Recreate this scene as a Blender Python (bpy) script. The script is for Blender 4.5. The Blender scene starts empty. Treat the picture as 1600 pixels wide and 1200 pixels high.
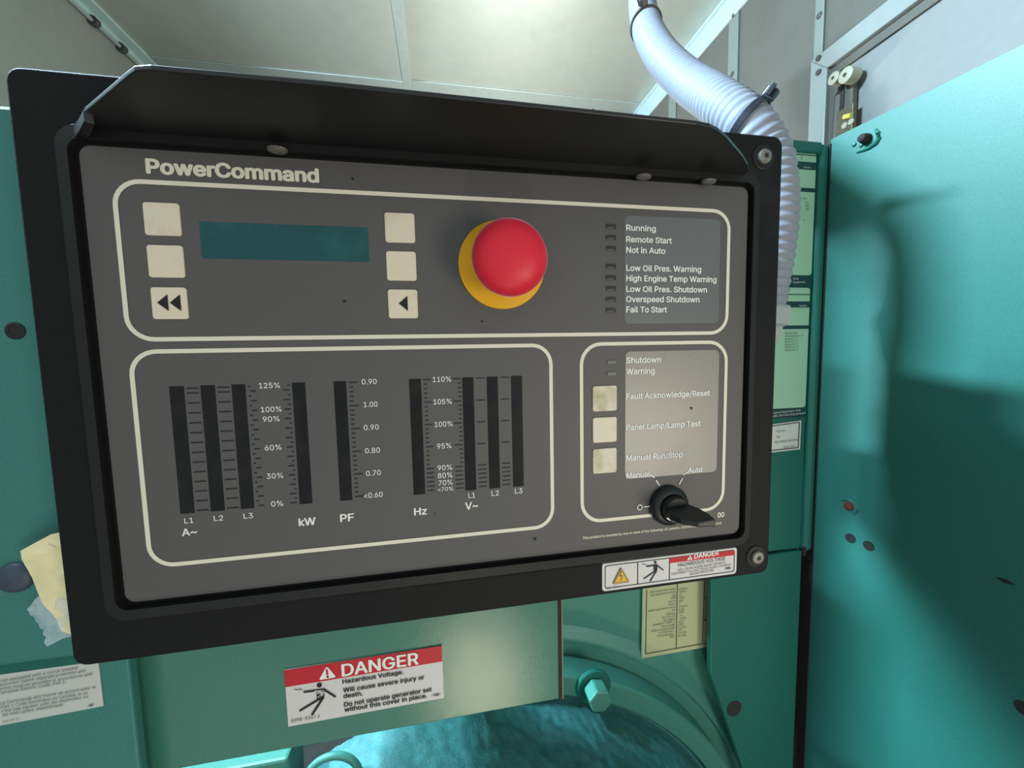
import bpy, bmesh, math, os, random
import numpy as np
from mathutils import Vector, Matrix, noise
from mathutils.geometry import delaunay_2d_cdt
random.seed(7)
sc = bpy.context.scene
C = sc.collection

# ---------------------------------------------------------------- frame of reference
# "panel units": x right, y down, z away from the viewer, origin on the control panel face; 1 unit = 0.25 m
S, H0 = 0.25, 1.40
def W(x, y, z): return Vector((x*S, z*S, H0 - y*S))
R = np.array([[0.9840262077785034, 0.019866667391460414, -0.17691166703136058],
              [-0.03343893077845225, 0.9966922730135734, -0.07406990497786718],
              [0.1748549693701949, 0.07880246469364698, 0.981435637851385]])
O = np.array([-0.23172522, -0.09122296, -0.97030622])      # the eye, in panel units
F = 600.0

# ---------------------------------------------------------------- camera
cam = bpy.data.cameras.new('camera')
cam.sensor_width = 36; cam.lens = F/1600*36; cam.clip_start = 0.005; cam.clip_end = 50
co = bpy.data.objects.new('camera', cam); C.objects.link(co)
def wd(v): return Vector((v[0], v[2], -v[1]))
ax, ay, az = wd(R[0]), -wd(R[1]), -wd(R[2])
m = Matrix((ax, ay, az)).transposed().to_4x4(); m.translation = W(*O)
co.matrix_world = m
sc.camera = co

# ---------------------------------------------------------------- world, lights, exposure
sc.view_settings.view_transform = 'Standard'; sc.view_settings.look = 'None'
sc.view_settings.gamma = 1; sc.view_settings.use_curve_mapping = False
sc.view_settings.exposure = 0.0
wo = bpy.data.worlds.new('world'); sc.world = wo; wo.use_nodes = True
wo.node_tree.nodes['Background'].inputs[0].default_value = (0.80, 0.93, 0.95, 1)
wo.node_tree.nodes['Background'].inputs[1].default_value = 0.80
def area(name, pos, target, sx, sy, power, col, spread=180):
    l = bpy.data.lights.new(name, 'AREA'); l.shape = 'RECTANGLE'; l.size = sx*S; l.size_y = sy*S
    l.energy = power; l.color = col; l.spread = math.radians(spread)
    o = bpy.data.objects.new(name, l); C.objects.link(o)
    p, t = W(*pos), W(*target)
    o.location = p; o.rotation_euler = (t-p).to_track_quat('-Z', 'Y').to_euler()
    return o
area('louver_daylight', (-3.3, -3.72, .80), (1.5, -0.1, 0.30), 1.6, 0.22, 80, (0.58, 0.83, 1.0))
area('low_side_daylight', (-4.0, -0.45, 1.15), (1.5, 1.35, 0.3), 0.8, 0.5, 6, (0.45, 0.88, 1.0), 40)
area('warm_front_fill', (2.0, 0.95, -3.2), (0.3, 0.1, 0), 1.0, 1.3, 4, (1.0, 0.88, 0.72))  # added warm lamp: front fill and the glow in the lower legend window
area('cover_glare_lamp', (0.07, 3.6, -2.75), (-0.14, 0.97, 0.2), 0.14, 0.10, 1.5, (1.0, 0.90, 0.62))  # small unseen lamp added to put a glare spot on the danger cover
area('rear_ceiling_fill', (1.0, -0.8, 4.6), (0.5, -4.0, 3.4), 0.8, 0.8, 13, (0.97, 1.0, 0.94))  # hidden lamp added to brighten the ceiling and raise its highlight

# ---------------------------------------------------------------- materials
def srgb(r, g, b):
    f = lambda c: (c/255/12.92 if c/255 <= 0.04045 else ((c/255+0.055)/1.055)**2.4)
    return (f(r), f(g), f(b), 1)
def mat(name, col, rough=0.5, metal=0.0, spec=0.5, var=0.0, vscale=300, bump=0.0, bscale=900, spots=None, trans=0.0, alpha=1.0, coat=0.0):
    m = bpy.data.materials.new(name); m.use_nodes = True
    nt = m.node_tree; b = nt.nodes['Principled BSDF']
    b.inputs['Base Color'].default_value = col
    b.inputs['Roughness'].default_value = rough
    b.inputs['Metallic'].default_value = metal
    b.inputs['Specular IOR Level'].default_value = spec
    b.inputs['Transmission Weight'].default_value = trans
    b.inputs['Alpha'].default_value = alpha
    b.inputs['Coat Weight'].default_value = coat
    tc = nt.nodes.new('ShaderNodeNewGeometry')
    out = None
    if var:
        n = nt.nodes.new('ShaderNodeTexNoise'); n.inputs['Scale'].default_value = vscale; n.inputs['Detail'].default_value = 3
        nt.links.new(tc.outputs['Position'], n.inputs['Vector'])
        r = nt.nodes.new('ShaderNodeMapRange'); r.inputs[1].default_value = 0.3; r.inputs[2].default_value = 0.7
        r.inputs[3].default_value = 1-var; r.inputs[4].default_value = 1+var
        nt.links.new(n.outputs['Fac'], r.inputs[0])
        mx = nt.nodes.new('ShaderNodeMix'); mx.data_type = 'RGBA'; mx.blend_type = 'MULTIPLY'; mx.inputs[0].default_value = 1
        mx.inputs[6].default_value = col
        cb = nt.nodes.new('ShaderNodeCombineColor')
        for i in range(3): nt.links.new(r.outputs[0], cb.inputs[i])
        nt.links.new(cb.outputs[0], mx.inputs[7]); out = mx.outputs[2]
    if spots:
        scol, ssc, lo, hi = spots
        n = nt.nodes.new('ShaderNodeTexNoise'); n.inputs['Scale'].default_value = ssc; n.inputs['Detail'].default_value = 6; n.inputs['Roughness'].default_value = 0.6
        nt.links.new(tc.outputs['Position'], n.inputs['Vector'])
        r = nt.nodes.new('ShaderNodeMapRange'); r.inputs[1].default_value = lo; r.inputs[2].default_value = hi
        nt.links.new(n.outputs['Fac'], r.inputs[0])
        mx = nt.nodes.new('ShaderNodeMix'); mx.data_type = 'RGBA'
        nt.links.new(r.outputs[0], mx.inputs[0])
        if out is not None: nt.links.new(out, mx.inputs[6])
        else: mx.inputs[6].default_value = col
        mx.inputs[7].default_value = scol; out = mx.outputs[2]
    if out is not None: nt.links.new(out, b.inputs['Base Color'])
    if bump:
        n = nt.nodes.new('ShaderNodeTexNoise'); n.inputs['Scale'].default_value = bscale; n.inputs['Detail'].default_value = 4
        nt.links.new(tc.outputs['Position'], n.inputs['Vector'])
        bp = nt.nodes.new('ShaderNodeBump'); bp.inputs['Strength'].default_value = bump; bp.inputs['Distance'].default_value = 0.0005
        nt.links.new(n.outputs['Fac'], bp.inputs['Height']); nt.links.new(bp.outputs[0], b.inputs['Normal'])
    return m
M = {}
M['black'] = mat('powder_black', (0.0065, 0.006, 0.0068, 1), 0.62, var=0.22, vscale=1500, bump=0.25, bscale=2500, spec=0.18, spots=((0.016, 0.015, 0.015, 1), 14, 0.58, 0.8))
M['visor'] = mat('visor_black', (0.008, 0.0075, 0.0085, 1), 0.4, var=0.2, vscale=1500, spec=0.5, spots=((0.02, 0.019, 0.018, 1), 14, 0.58, 0.8))
M['bezel'] = mat('molded_black', (0.010, 0.0095, 0.010, 1), 0.5, var=0.2, vscale=1500, spec=0.3)
M['face'] = mat('overlay_grey', (0.086, 0.080, 0.080, 1), 0.5, var=0.22, vscale=2200, bump=0.2, bscale=3000, spec=0.35)
M['cream'] = mat('cream_print', srgb(214, 208, 190), 0.55, spec=0.3)
M['white_print'] = mat('white_print', srgb(222, 222, 218), 0.55, spec=0.3)
M['button'] = mat('button_cream', srgb(212, 200, 180), 0.5, var=0.05, vscale=1200, spec=0.3, spots=(srgb(186, 168, 138), 60, 0.55, 0.85))
M['button_worn'] = mat('button_worn', srgb(204, 198, 178), 0.5, var=0.06, vscale=600, spec=0.3, spots=(srgb(160, 146, 104), 75, 0.45, 0.75))
M['ink'] = mat('black_print', (0.012, 0.012, 0.013, 1), 0.55, spec=0.3)
M['slot'] = mat('meter_window', (0.006, 0.006, 0.007, 1), 0.3, spec=0.2, spots=((0.014, 0.013, 0.012, 1), 60, 0.45, 0.7))
M['legend'] = mat('legend_window', (0.115, 0.122, 0.126, 1), 0.36, var=0.07, vscale=1800, spec=0.5)
M['legend_low'] = mat('legend_window_reflection', (0.215, 0.20, 0.172, 1), 0.38, var=0.08, vscale=1500, spec=0.6, spots=((0.10, 0.095, 0.085, 1), 40, 0.60, 0.85))  # lighter warm base colour stands in for a reflection in the window
M['lcd'] = mat('display_teal', (0.003, 0.060, 0.070, 1), 0.22, spec=0.35, var=0.15, vscale=2500, spots=((0.012, 0.105, 0.100, 1), 26, 0.5, 0.75))
M['led'] = mat('led_dark', (0.010, 0.010, 0.011, 1), 0.3)
M['led_grey'] = mat('led_grey', (0.13, 0.13, 0.125, 1), 0.5)
M['red'] = mat('mushroom_red', (0.62, 0.012, 0.032, 1), 0.45, spec=0.35, var=0.05, vscale=900)
b_ = M['red'].node_tree.nodes['Principled BSDF']; b_.inputs['Sheen Weight'].default_value = 0.9; b_.inputs['Sheen Roughness'].default_value = 0.35; b_.inputs['Sheen Tint'].default_value = (1.0, 0.45, 0.65, 1)
M['yellow'] = mat('collar_yellow', (0.72, 0.36, 0.004, 1), 0.5, spec=0.3)
M['knob'] = mat('knob_black', (0.011, 0.012, 0.013, 1), 0.42, var=0.2, vscale=200)
M['steel'] = mat('screw_steel', (0.22, 0.21, 0.19, 1), 0.55, metal=0.6, var=0.3, vscale=900)
M['zinc'] = mat('stud_grey', (0.13, 0.12, 0.11, 1), 0.6, metal=0.3, var=0.3, vscale=1500)
teal = (0.024, 0.155, 0.135, 1)
M['teal'] = mat('teal_paint', (0.036, 0.172, 0.148, 1), 0.5, var=0.14, vscale=1100, bump=0.3, bscale=1600, spec=0.4)
M['teal_cover'] = mat('teal_cover_paint', (0.042, 0.160, 0.116, 1), 0.19, var=0.14, vscale=1100, bump=0.2, bscale=1600, spec=0.5)
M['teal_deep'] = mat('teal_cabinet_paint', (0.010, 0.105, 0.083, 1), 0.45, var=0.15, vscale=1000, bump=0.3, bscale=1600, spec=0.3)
M['teal_mid'] = mat('teal_housing_paint', (0.045, 0.185, 0.145, 1), 0.45, var=0.14, vscale=900, bump=0.3, bscale=1400, spec=0.4)
M['teal_door'] = mat('teal_door_paint', (0.026, 0.136, 0.114, 1), 0.42, var=0.12, vscale=1000, bump=0.12, bscale=1500, spec=0.35)
M['teal_cast'] = mat('teal_cast_paint', (0.028, 0.140, 0.140, 1), 0.65, var=0.2, vscale=150, bump=1.0, bscale=520, spots=((0.05, 0.012, 0.012, 1), 90, 0.70, 0.74))
M['hole'] = mat('hole_dark', (0.010, 0.008, 0.010, 1), 0.8)
M['rust'] = mat('rust', (0.10, 0.018, 0.012, 1), 0.8, var=0.4, vscale=600)
M['plug'] = mat('rubber_plug', (0.035, 0.05, 0.075, 1), 0.55, var=0.2, vscale=1500)
M['conduit'] = mat('conduit_white', (0.215, 0.225, 0.265, 1), 0.55, var=0.05, vscale=200, spec=0.3)
M['fitting'] = mat('conduit_fitting_grey', (0.30, 0.32, 0.32, 1), 0.5)
M['tie'] = mat('tie_black', (0.016, 0.018, 0.026, 1), 0.35)
M['alu'] = mat('ceiling_sheet', (0.40, 0.43, 0.39, 1), 0.42, metal=0.45, var=0.04, vscale=25, bump=0.10, bscale=6, spots=((0.45, 0.46, 0.41, 1), 5, 0.42, 0.75))
M['alu_strip'] = mat('seam_strip', (0.38, 0.43, 0.41, 1), 0.42, metal=0.4, var=0.05, vscale=40)
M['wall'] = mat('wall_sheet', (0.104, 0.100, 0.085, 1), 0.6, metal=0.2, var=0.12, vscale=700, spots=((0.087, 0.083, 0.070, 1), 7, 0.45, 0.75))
M['wall_left'] = mat('wall_sheet_lightened', (0.26, 0.28, 0.245, 1), 0.6, metal=0.2, var=0.12, vscale=700, spots=((0.22, 0.235, 0.205, 1), 7, 0.45, 0.75))  # sheet colour lightened to make up for the weak light on this wall
M['wall_strip'] = mat('wall_strip', (0.17, 0.195, 0.175, 1), 0.5, metal=0.2)
M['angle'] = mat('corner_angle', (0.40, 0.53, 0.50, 1), 0.5, metal=0.15, var=0.05, vscale=60)
M['angle_right'] = mat('corner_angle_right', (0.40, 0.52, 0.54, 1), 0.5, metal=0.15, var=0.05, vscale=60)
M['doorwhite'] = mat('door_panel_white', (0.20, 0.205, 0.20, 1), 0.5, var=0.03, vscale=60)
M['framewhite'] = mat('door_frame_white', (0.225, 0.25, 0.24, 1), 0.45, var=0.03, vscale=60)
M['roller'] = mat('roller_cream', (0.33, 0.33, 0.25, 1), 0.5)
M['brass'] = mat('latch_bronze', (0.10, 0.095, 0.06, 1), 0.5, metal=0.4, var=0.3, vscale=400)
M['rod'] = mat('rod_dark', (0.06, 0.06, 0.055, 1), 0.6, metal=0.3)
M['latchyellow'] = mat('latch_yellow', (0.55, 0.52, 0.08, 1), 0.5)
M['label'] = mat('label_white', (0.50, 0.52, 0.50, 1), 0.5, spec=0.3)
M['danger_paper'] = mat('danger_paper', (0.58, 0.56, 0.56, 1), 0.45, var=0.03, vscale=500, spec=0.3)
M['danger_red'] = mat('danger_red', (0.46, 0.014, 0.024, 1), 0.45, var=0.08, vscale=500, spec=0.3)
M['warn_yellow'] = mat('warn_yellow', (0.62, 0.37, 0.035, 1), 0.45)
M['yellow_label'] = mat('rating_label_yellow', (0.40, 0.42, 0.24, 1), 0.45, spec=0.3)
M['line_beige'] = mat('beige_edge', (0.17, 0.15, 0.10, 1), 0.6)
M['line_brown'] = mat('label_line_brown', (0.07, 0.06, 0.045, 1), 0.6)
M['plate_green'] = mat('nameplate_green', (0.27, 0.47, 0.33, 1), 0.5, spec=0.3)
M['plate_dark'] = mat('nameplate_dark', (0.006, 0.035, 0.036, 1), 0.4)
M['ink_soft'] = mat('faded_print', (0.06, 0.075, 0.07, 1), 0.6)
M['paper'] = mat('packet_paper', (0.74, 0.66, 0.40, 1), 0.6, var=0.05, vscale=100)
M['wrap'] = mat('clear_wrap', (0.75, 0.85, 0.95, 1), 0.12, alpha=0.38, spec=0.9)
M['floor'] = mat('floor_plate', (0.10, 0.10, 0.095, 1), 0.7, var=0.15, vscale=30)

# ---------------------------------------------------------------- geometry helpers
def ray(px, py): return np.array([(px-800)/F, (py-600)/F, 1.0]) @ R
def U(px, py, z=0.0):                       # a measured point of the picture, on the plane at depth z
    d = ray(px, py); return O + d*(z-O[2])/d[2]
def on_x(px, py, x):
    d = ray(px, py); return O + d*(x-O[0])/d[0]
def on_y(px, py, y):
    d = ray(px, py); return O + d*(y-O[1])/d[1]
class MB:
    def __init__(s): s.v = []; s.f = []
    def add(s, vs, fs):
        n = len(s.v); s.v += [tuple(map(float, v)) for v in vs]; s.f += [tuple(i+n for i in f) for f in fs]; return s
    def flat(s, poly, z):                  # flat filled polygon (x, y) at depth z
        return s.add([(p[0], p[1], z) for p in poly], [tuple(range(len(poly)))])
    def ring(s, a, b, z, zb=None):
        n = len(a); zb = z if zb is None else zb
        return s.add([(p[0], p[1], z) for p in a]+[(p[0], p[1], zb) for p in b],
                     [(i, (i+1) % n, n+(i+1) % n, n+i) for i in range(n)])
    def prism(s, poly, z0, z1):
        n = len(poly)
        return s.add([(p[0], p[1], z0) for p in poly]+[(p[0], p[1], z1) for p in poly],
                     [tuple(range(n)), tuple(range(2*n-1, n-1, -1))]+[(i, n+i, n+(i+1) % n, (i+1) % n) for i in range(n)])
    def box(s, x0, x1, y0, y1, z0, z1): return s.prism([(x0, y0), (x1, y0), (x1, y1), (x0, y1)], z0, z1)
    def frame(s, a, b, z0, z1):            # solid ring between outline a (outer) and b (inner)
        n = len(a)
        vs = [(p[0], p[1], z) for z in (z0, z1) for q in (a, b) for p in q]
        fs = []
        for i in range(n):
            j = (i+1) % n
            fs += [(i, j, n+j, n+i), (2*n+i, 3*n+i, 3*n+j, 2*n+j), (i, 2*n+i, 2*n+j, j), (n+i, n+j, 3*n+j, 3*n+i)]
        return s.add(vs, fs)
    def lathe(s, prof, cx, cy, n=48, a0=0, a1=2*math.pi):      # prof = [(r, z)], axis along z
        full = abs(a1-a0-2*math.pi) < 1e-6; k = n if full else n+1
        vs = []
        for r, z in prof:
            for i in range(k):
                a = a0+(a1-a0)*i/n; vs.append((cx+r*math.cos(a), cy+r*math.sin(a), z))
        fs = [(j*k+i, j*k+(i+1) % k, (j+1)*k+(i+1) % k, (j+1)*k+i) for j in range(len(prof)-1) for i in range(n)]
        return s.add(vs, fs)
    def stroke(s, pts, w, z, caps=True):
        for a, b in zip(pts, pts[1:]):
            a = np.array(a[:2], float); b = np.array(b[:2], float); d = b-a; L = np.hypot(*d) or 1; nn = np.array([-d[1], d[0]])/L*w/2
            s.flat([a+nn, b+nn, b-nn, a-nn], z)
        if caps:
            for p in pts: s.flat([(p[0]+w/2*math.cos(t*math.pi/5), p[1]+w/2*math.sin(t*math.pi/5)) for t in range(10)], z-0.00004)
        return s
    def build(s, name, m, parent=None, bevel=0, smooth=False, seg=2, label=None, cat=None, kind=None, group=None, wn=False, recalc=True):
        P = [W(*v) for v in s.v]
        c = sum(P, Vector())/len(P)
        me = bpy.data.meshes.new(name); me.from_pydata([p-c for p in P], [], s.f)
        bm = bmesh.new(); bm.from_mesh(me)
        if recalc: bmesh.ops.recalc_face_normals(bm, faces=bm.faces)
        if bevel:
            es = [e for e in bm.edges if len(e.link_faces) == 2 and e.calc_face_angle(0) > 0.6]
            bmesh.ops.bevel(bm, geom=es, offset=bevel*S, segments=seg, affect='EDGES', profile=0.5, clamp_overlap=True)
        if smooth:
            for f in bm.faces: f.smooth = True
        bm.to_mesh(me); bm.free()
        if smooth:
            me.set_sharp_from_angle(angle=math.radians(38))
        me.materials.append(m)
        o = bpy.data.objects.new(name, me); C.objects.link(o)
        off = Vector()
        if parent is not None:
            o.parent = parent
            q = parent
            while q is not None: off += q.location; q = q.parent
        o.location = c-off
        tag(o, label, cat, kind, group)
        return o
def tag(o, label=None, cat=None, kind=None, group=None):
    for k, v in (('label', label), ('category', cat), ('kind', kind), ('group', group)):
        if v: o[k] = v
def thing(name, pos, label, cat, group=None):
    o = bpy.data.objects.new(name, None); o.empty_display_size = 0.02; C.objects.link(o); o.location = W(*pos)
    tag(o, label, cat, None, group); return o
def rrect(x0, y0, x1, y1, r, n=6):
    P = []
    for cx, cy, a in ((x1-r, y0+r, -90), (x1-r, y1-r, 0), (x0+r, y1-r, 90), (x0+r, y0+r, 180)):
        for i in range(n+1):
            t = math.radians(a+90*i/n); P.append((cx+r*math.cos(t), cy+r*math.sin(t)))
    return P
def circ(cx, cy, r, n=24, ry=None): return [(cx+r*math.cos(2*math.pi*i/n), cy+(ry or r)*math.sin(2*math.pi*i/n)) for i in range(n)]

# ---------------------------------------------------------------- lettering
try:
    FONT = bpy.data.fonts.load(os.path.join(bpy.utils.resource_path('LOCAL'), 'datafiles', 'fonts', 'Inter.woff2'))
except Exception:
    FONT = None
_cache = {}
CAPH = 0.509 if FONT else 0.70
def glyphs(s):
    if s in _cache: return _cache[s]
    cu = bpy.data.curves.new('t', 'FONT'); cu.body = s; cu.resolution_u = 3
    if FONT: cu.font = FONT
    o = bpy.data.objects.new('t', cu); C.objects.link(o)
    dg = bpy.context.evaluated_depsgraph_get()
    c2 = o.to_curve(dg)
    loops = []
    for sp in c2.splines:
        b = sp.bezier_points; n = len(b); L = []
        for i in range(n):
            p0, p1 = b[i], b[(i+1) % n]
            A, B_, Cc, D = p0.co, p0.handle_right, p1.handle_left, p1.co
            straight = (B_-A).cross(D-A).length < 1e-6 and (Cc-A).cross(D-A).length < 1e-6
            k = 1 if straight else 3
            for j in range(k):
                t = j/k; u = 1-t
                q = A*u**3+B_*3*u*u*t+Cc*3*u*t*t+D*t**3; L.append((q.x, q.y))
        if len(L) > 2: loops.append(L)
    o.to_curve_clear(); bpy.data.objects.remove(o); bpy.data.curves.remove(cu)
    vs, es = [], []
    for L in loops:
        n = len(vs); vs += L; es += [(n+i, n+(i+1) % len(L)) for i in range(len(L))]
    A = np.array([vs[e[0]] for e in es]); B = np.array([vs[e[1]] for e in es])
    ov, oe, of, _, _, _ = delaunay_2d_cdt([Vector(v) for v in vs], es, [], 0, 1e-6)
    V = [(v.x, v.y) for v in ov]; Fc = [tuple(f) for f in of if len(f) == 3]
    va = np.array(V); ce = va[np.array(Fc)].mean(1)
    wn = np.zeros(len(ce), int)
    up = (A[None, :, 1] <= ce[:, None, 1]) & (B[None, :, 1] > ce[:, None, 1]); dn_ = (A[None, :, 1] > ce[:, None, 1]) & (B[None, :, 1] <= ce[:, None, 1])
    cr_ = (B[None, :, 0]-A[None, :, 0])*(ce[:, None, 1]-A[None, :, 1])-(ce[:, None, 0]-A[None, :, 0])*(B[None, :, 1]-A[None, :, 1])
    wn = (up & (cr_ > 0)).sum(1)-(dn_ & (cr_ < 0)).sum(1)
    Fc = [f for f, w_ in zip(Fc, wn) if w_ != 0]
    if FONT is None: pass
    _cache[s] = (V, Fc); return _cache[s]
def text(mb, s, x0, x1, y, cap, z, slope=0.0, bold=0.0, drop=0.0):
    """letters of s from x0 to x1, baseline y, capital height cap"""
    V, Fc = glyphs(s)
    if not V: return
    xs = [v[0] for v in V]; a, b = min(xs), max(xs)
    k = (x1-x0)/(b-a); kc = cap/CAPH
    e = bold*cap
    offs = [(0, 0)] if not bold else [(0, 0), (e, 0), (-e, 0), (0, e*.7), (0, -e*.7), (e*.7, e*.5), (-e*.7, e*.5), (e*.7, -e*.5), (-e*.7, -e*.5)]
    for j, (ox, oy) in enumerate(offs):
        vs = []
        for vx, vy in V:
            X = x0+(vx-a)*k
            vs.append((X+ox, y-vy*kc+slope*(X-x0)+oy, z-j*0.00002))
        mb.add(vs, Fc)
def ptext(mb, s, L, Rr, cap, z, bold=0.0):                     # baseline ends and capital height measured in the picture
    a, b = U(*L, z), U(*Rr, z); c = U(L[0], L[1]-cap, z)
    text(mb, s, a[0], b[0], a[1], abs(a[1]-c[1]), z, (b[1]-a[1])/(b[0]-a[0]), bold)
def Q(pts, z, crop=(0, 0, 1)):
    return [U(crop[0]+p[0]/crop[2], crop[1]+p[1]/crop[2], z)[:2] for p in pts]

# ================================================================ ROOM (the generator enclosure)
HC = -4.0; k_ = (HC-O[1])/(-1.8-O[1])
XL = O[0]+(-1.871-O[0])*k_; XR = O[0]+(1.205-O[0])*k_; ZB = O[2]+(1.735-O[2])*k_
FL = 5.6; ZF = -3.2
MB().box(XL-.1, XR+.1, HC-.08, HC, ZF, ZB+.1).build('ceiling', M['alu'], kind='structure')
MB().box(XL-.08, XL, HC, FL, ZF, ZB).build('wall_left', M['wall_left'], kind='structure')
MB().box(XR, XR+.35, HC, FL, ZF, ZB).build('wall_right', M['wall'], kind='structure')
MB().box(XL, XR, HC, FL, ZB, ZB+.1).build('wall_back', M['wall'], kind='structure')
MB().box(XL, XR, FL, FL+.1, ZF, ZB).build('floor', M['floor'], kind='structure')

# seam strips and flanges on the ceiling
def strip(name, m, pts, th, axis, rivets=()):
    mb = MB()
    lo = [p for p in pts]; d = {'y': (0, th, 0), 'x': (-th, 0, 0)}[axis]
    n = len(lo)
    mb.add([tuple(p) for p in lo]+[tuple(np.array(p)+d) for p in lo], [tuple(range(n)), tuple(range(2*n-1, n-1, -1))]+[(i, n+i, n+(i+1) % n, (i+1) % n) for i in range(n)])
    o = mb.build(name, m, kind='structure', bevel=0.006)
    for r in rivets:
        rb = MB(); r = np.array(r)+d
        V = []; Fc = []
        for j, (rad, h) in enumerate(((.026, 0), (.022, .008), (.010, .013))):
            for i in range(10):
                a = i*math.pi/5
                V.append(r+(np.array([rad*math.cos(a), h, rad*math.sin(a)]) if axis == 'y' else np.array([-h, rad*math.cos(a), rad*math.sin(a)])))
        for j in range(2): Fc += [(j*10+i, j*10+(i+1) % 10, (j+1)*10+(i+1) % 10, (j+1)*10+i) for i in range(10)]
        Fc.append(tuple(range(20, 30)))
        rb.add(V, Fc).build('rivet', M['rod'], o)
    return o
e1, e2 = on_y(625, 0, HC), on_y(643, 0, HC)
xa, xb = on_y(629, 125, HC)[0], on_y(643, 125, HC)[0]
strip('trim_1', M['alu_strip'], [(xa, HC, 0.5), (xb, HC, 0.5), (xb, HC, ZB), (xa, HC, ZB)], .022, 'y')
zf = on_y(400, 103, HC)[2]
strip('trim_2', M['alu_strip'], [(XL, HC, zf), (xa, HC, zf), (xa, HC, ZB), (XL, HC, ZB)], .014, 'y',
      [(on_y(px, py, HC)[0], HC, (zf+ZB)/2+.12) for px, py in ((307, 104), (395, 113), (461, 118), (536, 126), (595, 133))])
zf2 = on_y(700, 130, HC)[2]
strip('trim_3', M['alu_strip'], [(xb, HC, zf2), (XR, HC, zf2), (XR, HC, ZB), (xb, HC, ZB)], .014, 'y',
      [(on_y(px, py, HC)[0], HC, (zf2+ZB)/2+.12) for px, py in ((674, 140), (732, 146), (790, 152), (930, 164))])
# corner angles along the ceiling edges
def corner_angle(name, m, x, sgn, wc, ww, rv):
    t = .03
    mb = MB()
    P = [(x, HC), (x+sgn*wc, HC), (x+sgn*wc, HC+t), (x+sgn*t, HC+t), (x+sgn*t, HC+ww), (x, HC+ww)]
    mb.prism(P, ZF, ZB)
    o = mb.build(name, m, kind='structure', bevel=0.006)
    return o
wL = on_y(147, 0, HC)[0]-XL; hL = on_x(110, 0, XL)[1]-HC
corner_angle('trim_4', M['angle'], XL, 1, abs(wL), abs(hL), None)
wR = XR-on_y(1127, 0, HC)[0]; hR = on_x(1171, 0, XR)[1]-HC
corner_angle('trim_5', M['angle_right'], XR, -1, abs(wR), abs(hR), None)
# thin cable clipped along the left angle
def tube(path, rad, n=10, close=True):
    path = [np.array(p, float) for p in path]; vs = []; fs = []
    up = np.array([0, 1.0, 0.13]); k = len(path)
    for i, p in enumerate(path):
        t = path[min(i+1, k-1)]-path[max(i-1, 0)]; t /= np.linalg.norm(t)
        a = np.cross(t, up); a /= np.linalg.norm(a); b = np.cross(t, a)
        r = rad[i] if hasattr(rad, '__len__') else rad
        for j in range(n):
            g = 2*math.pi*j/n; vs.append(p+r*(a*math.cos(g)+b*math.sin(g)))
    for i in range(k-1):
        fs += [(i*n+j, i*n+(j+1) % n, (i+1)*n+(j+1) % n, (i+1)*n+j) for j in range(n)]
    if close: fs += [tuple(range(n)), tuple(range(k*n-1, (k-1)*n-1, -1))]
    return vs, fs
cab = thing('ceiling_cable', (XL+.06, HC+hL+.05, ZB), 'thin pale cable clipped along the left ceiling corner angle', 'cable')
yc = HC+abs(hL)+.035
v, f = tube([(XL+.04, yc+.004*math.sin(z*5), z) for z in np.linspace(0.2, ZB-.05, 40)], .022, 8)
MB().add(v, f).build('cable_sheath', M['alu_strip'], cab, smooth=True)
for px, py in ((146, 33), (190, 80)):
    zz = on_x(px, py, XL+.04)[2]
    MB().frame(circ(XL+.045, yc, .05, 12), circ(XL+.045, yc, .026, 12), zz-.03, zz+.03).build('clip', M['rod'], cab, smooth=True)
# right wall strips
def vstrip(name, p_top, p_bot, wpx):
    za = on_x(p_top[0]-wpx/2, p_top[1], XR)[2]; zb = on_x(p_top[0]+wpx/2, p_top[1], XR)[2]
    z0, z1 = min(za, zb), max(za, zb)
    rv = [(XR, on_x(p_top[0], py, XR)[1], (z0+z1)/2) for py in (25, 115)]
    return strip(name, M['wall_strip'], [(XR, HC+abs(hR), z0), (XR, FL, z0), (XR, FL, z1), (XR, HC+abs(hR), z1)], .02, 'x', rv)
vstrip('trim_6', (1148, 60), None, 15)
vstrip('trim_7', (1052, 165), None, 11)
vstrip('trim_8', (1283, 30), None, 14)

# white framed door in the right wall
dr = thing('door_1', tuple(on_x(1290, 160, XR)), None, None); dr['kind'] = 'structure'
def quad_on_x(mb, pts, x, th):
    P = [on_x(p[0], p[1], x) for p in pts]; n = len(P)
    mb.add([tuple(p) for p in P]+[(p[0]+th, p[1], p[2]) for p in P], [tuple(range(n)), tuple(range(2*n-1, n-1, -1))]+[(i, n+i, n+(i+1) % n, (i+1) % n) for i in range(n)])
xf = XR-.07
A = on_x(1266.6, 95.8, xf); Bp = on_x(1292, 106, xf)
yt, yb, z1o = A[1], Bp[1], A[2]; z1i = Bp[2]; z0 = -1.0
ybot = 3.5
slope_t = 0.0
fr = MB()
fr.add([(xf, yt, z1o), (xf, yt, z0), (xf, yb, z0), (xf, yb, z1i), (XR+.03, yt, z1o), (XR+.03, yt, z0), (XR+.03, yb, z0), (XR+.03, yb, z1i)],
       [(0, 1, 2, 3), (7, 6, 5, 4), (0, 4, 5, 1), (3, 2, 6, 7), (0, 3, 7, 4), (1, 5, 6, 2)])
fr.build('frame_rail', M['framewhite'], dr, bevel=.008)
fr = MB()
fr.add([(xf, yt, z1o), (xf, yb, z1i), (xf, ybot, z1i), (xf, ybot, z1o), (XR+.03, yt, z1o), (XR+.03, yb, z1i), (XR+.03, ybot, z1i), (XR+.03, ybot, z1o)],
       [(0, 1, 2, 3), (7, 6, 5, 4), (0, 4, 5, 1), (1, 5, 6, 2), (2, 6, 7, 3), (0, 3, 7, 4)])
fr.build('frame_stile', M['framewhite'], dr, bevel=.008)
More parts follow.
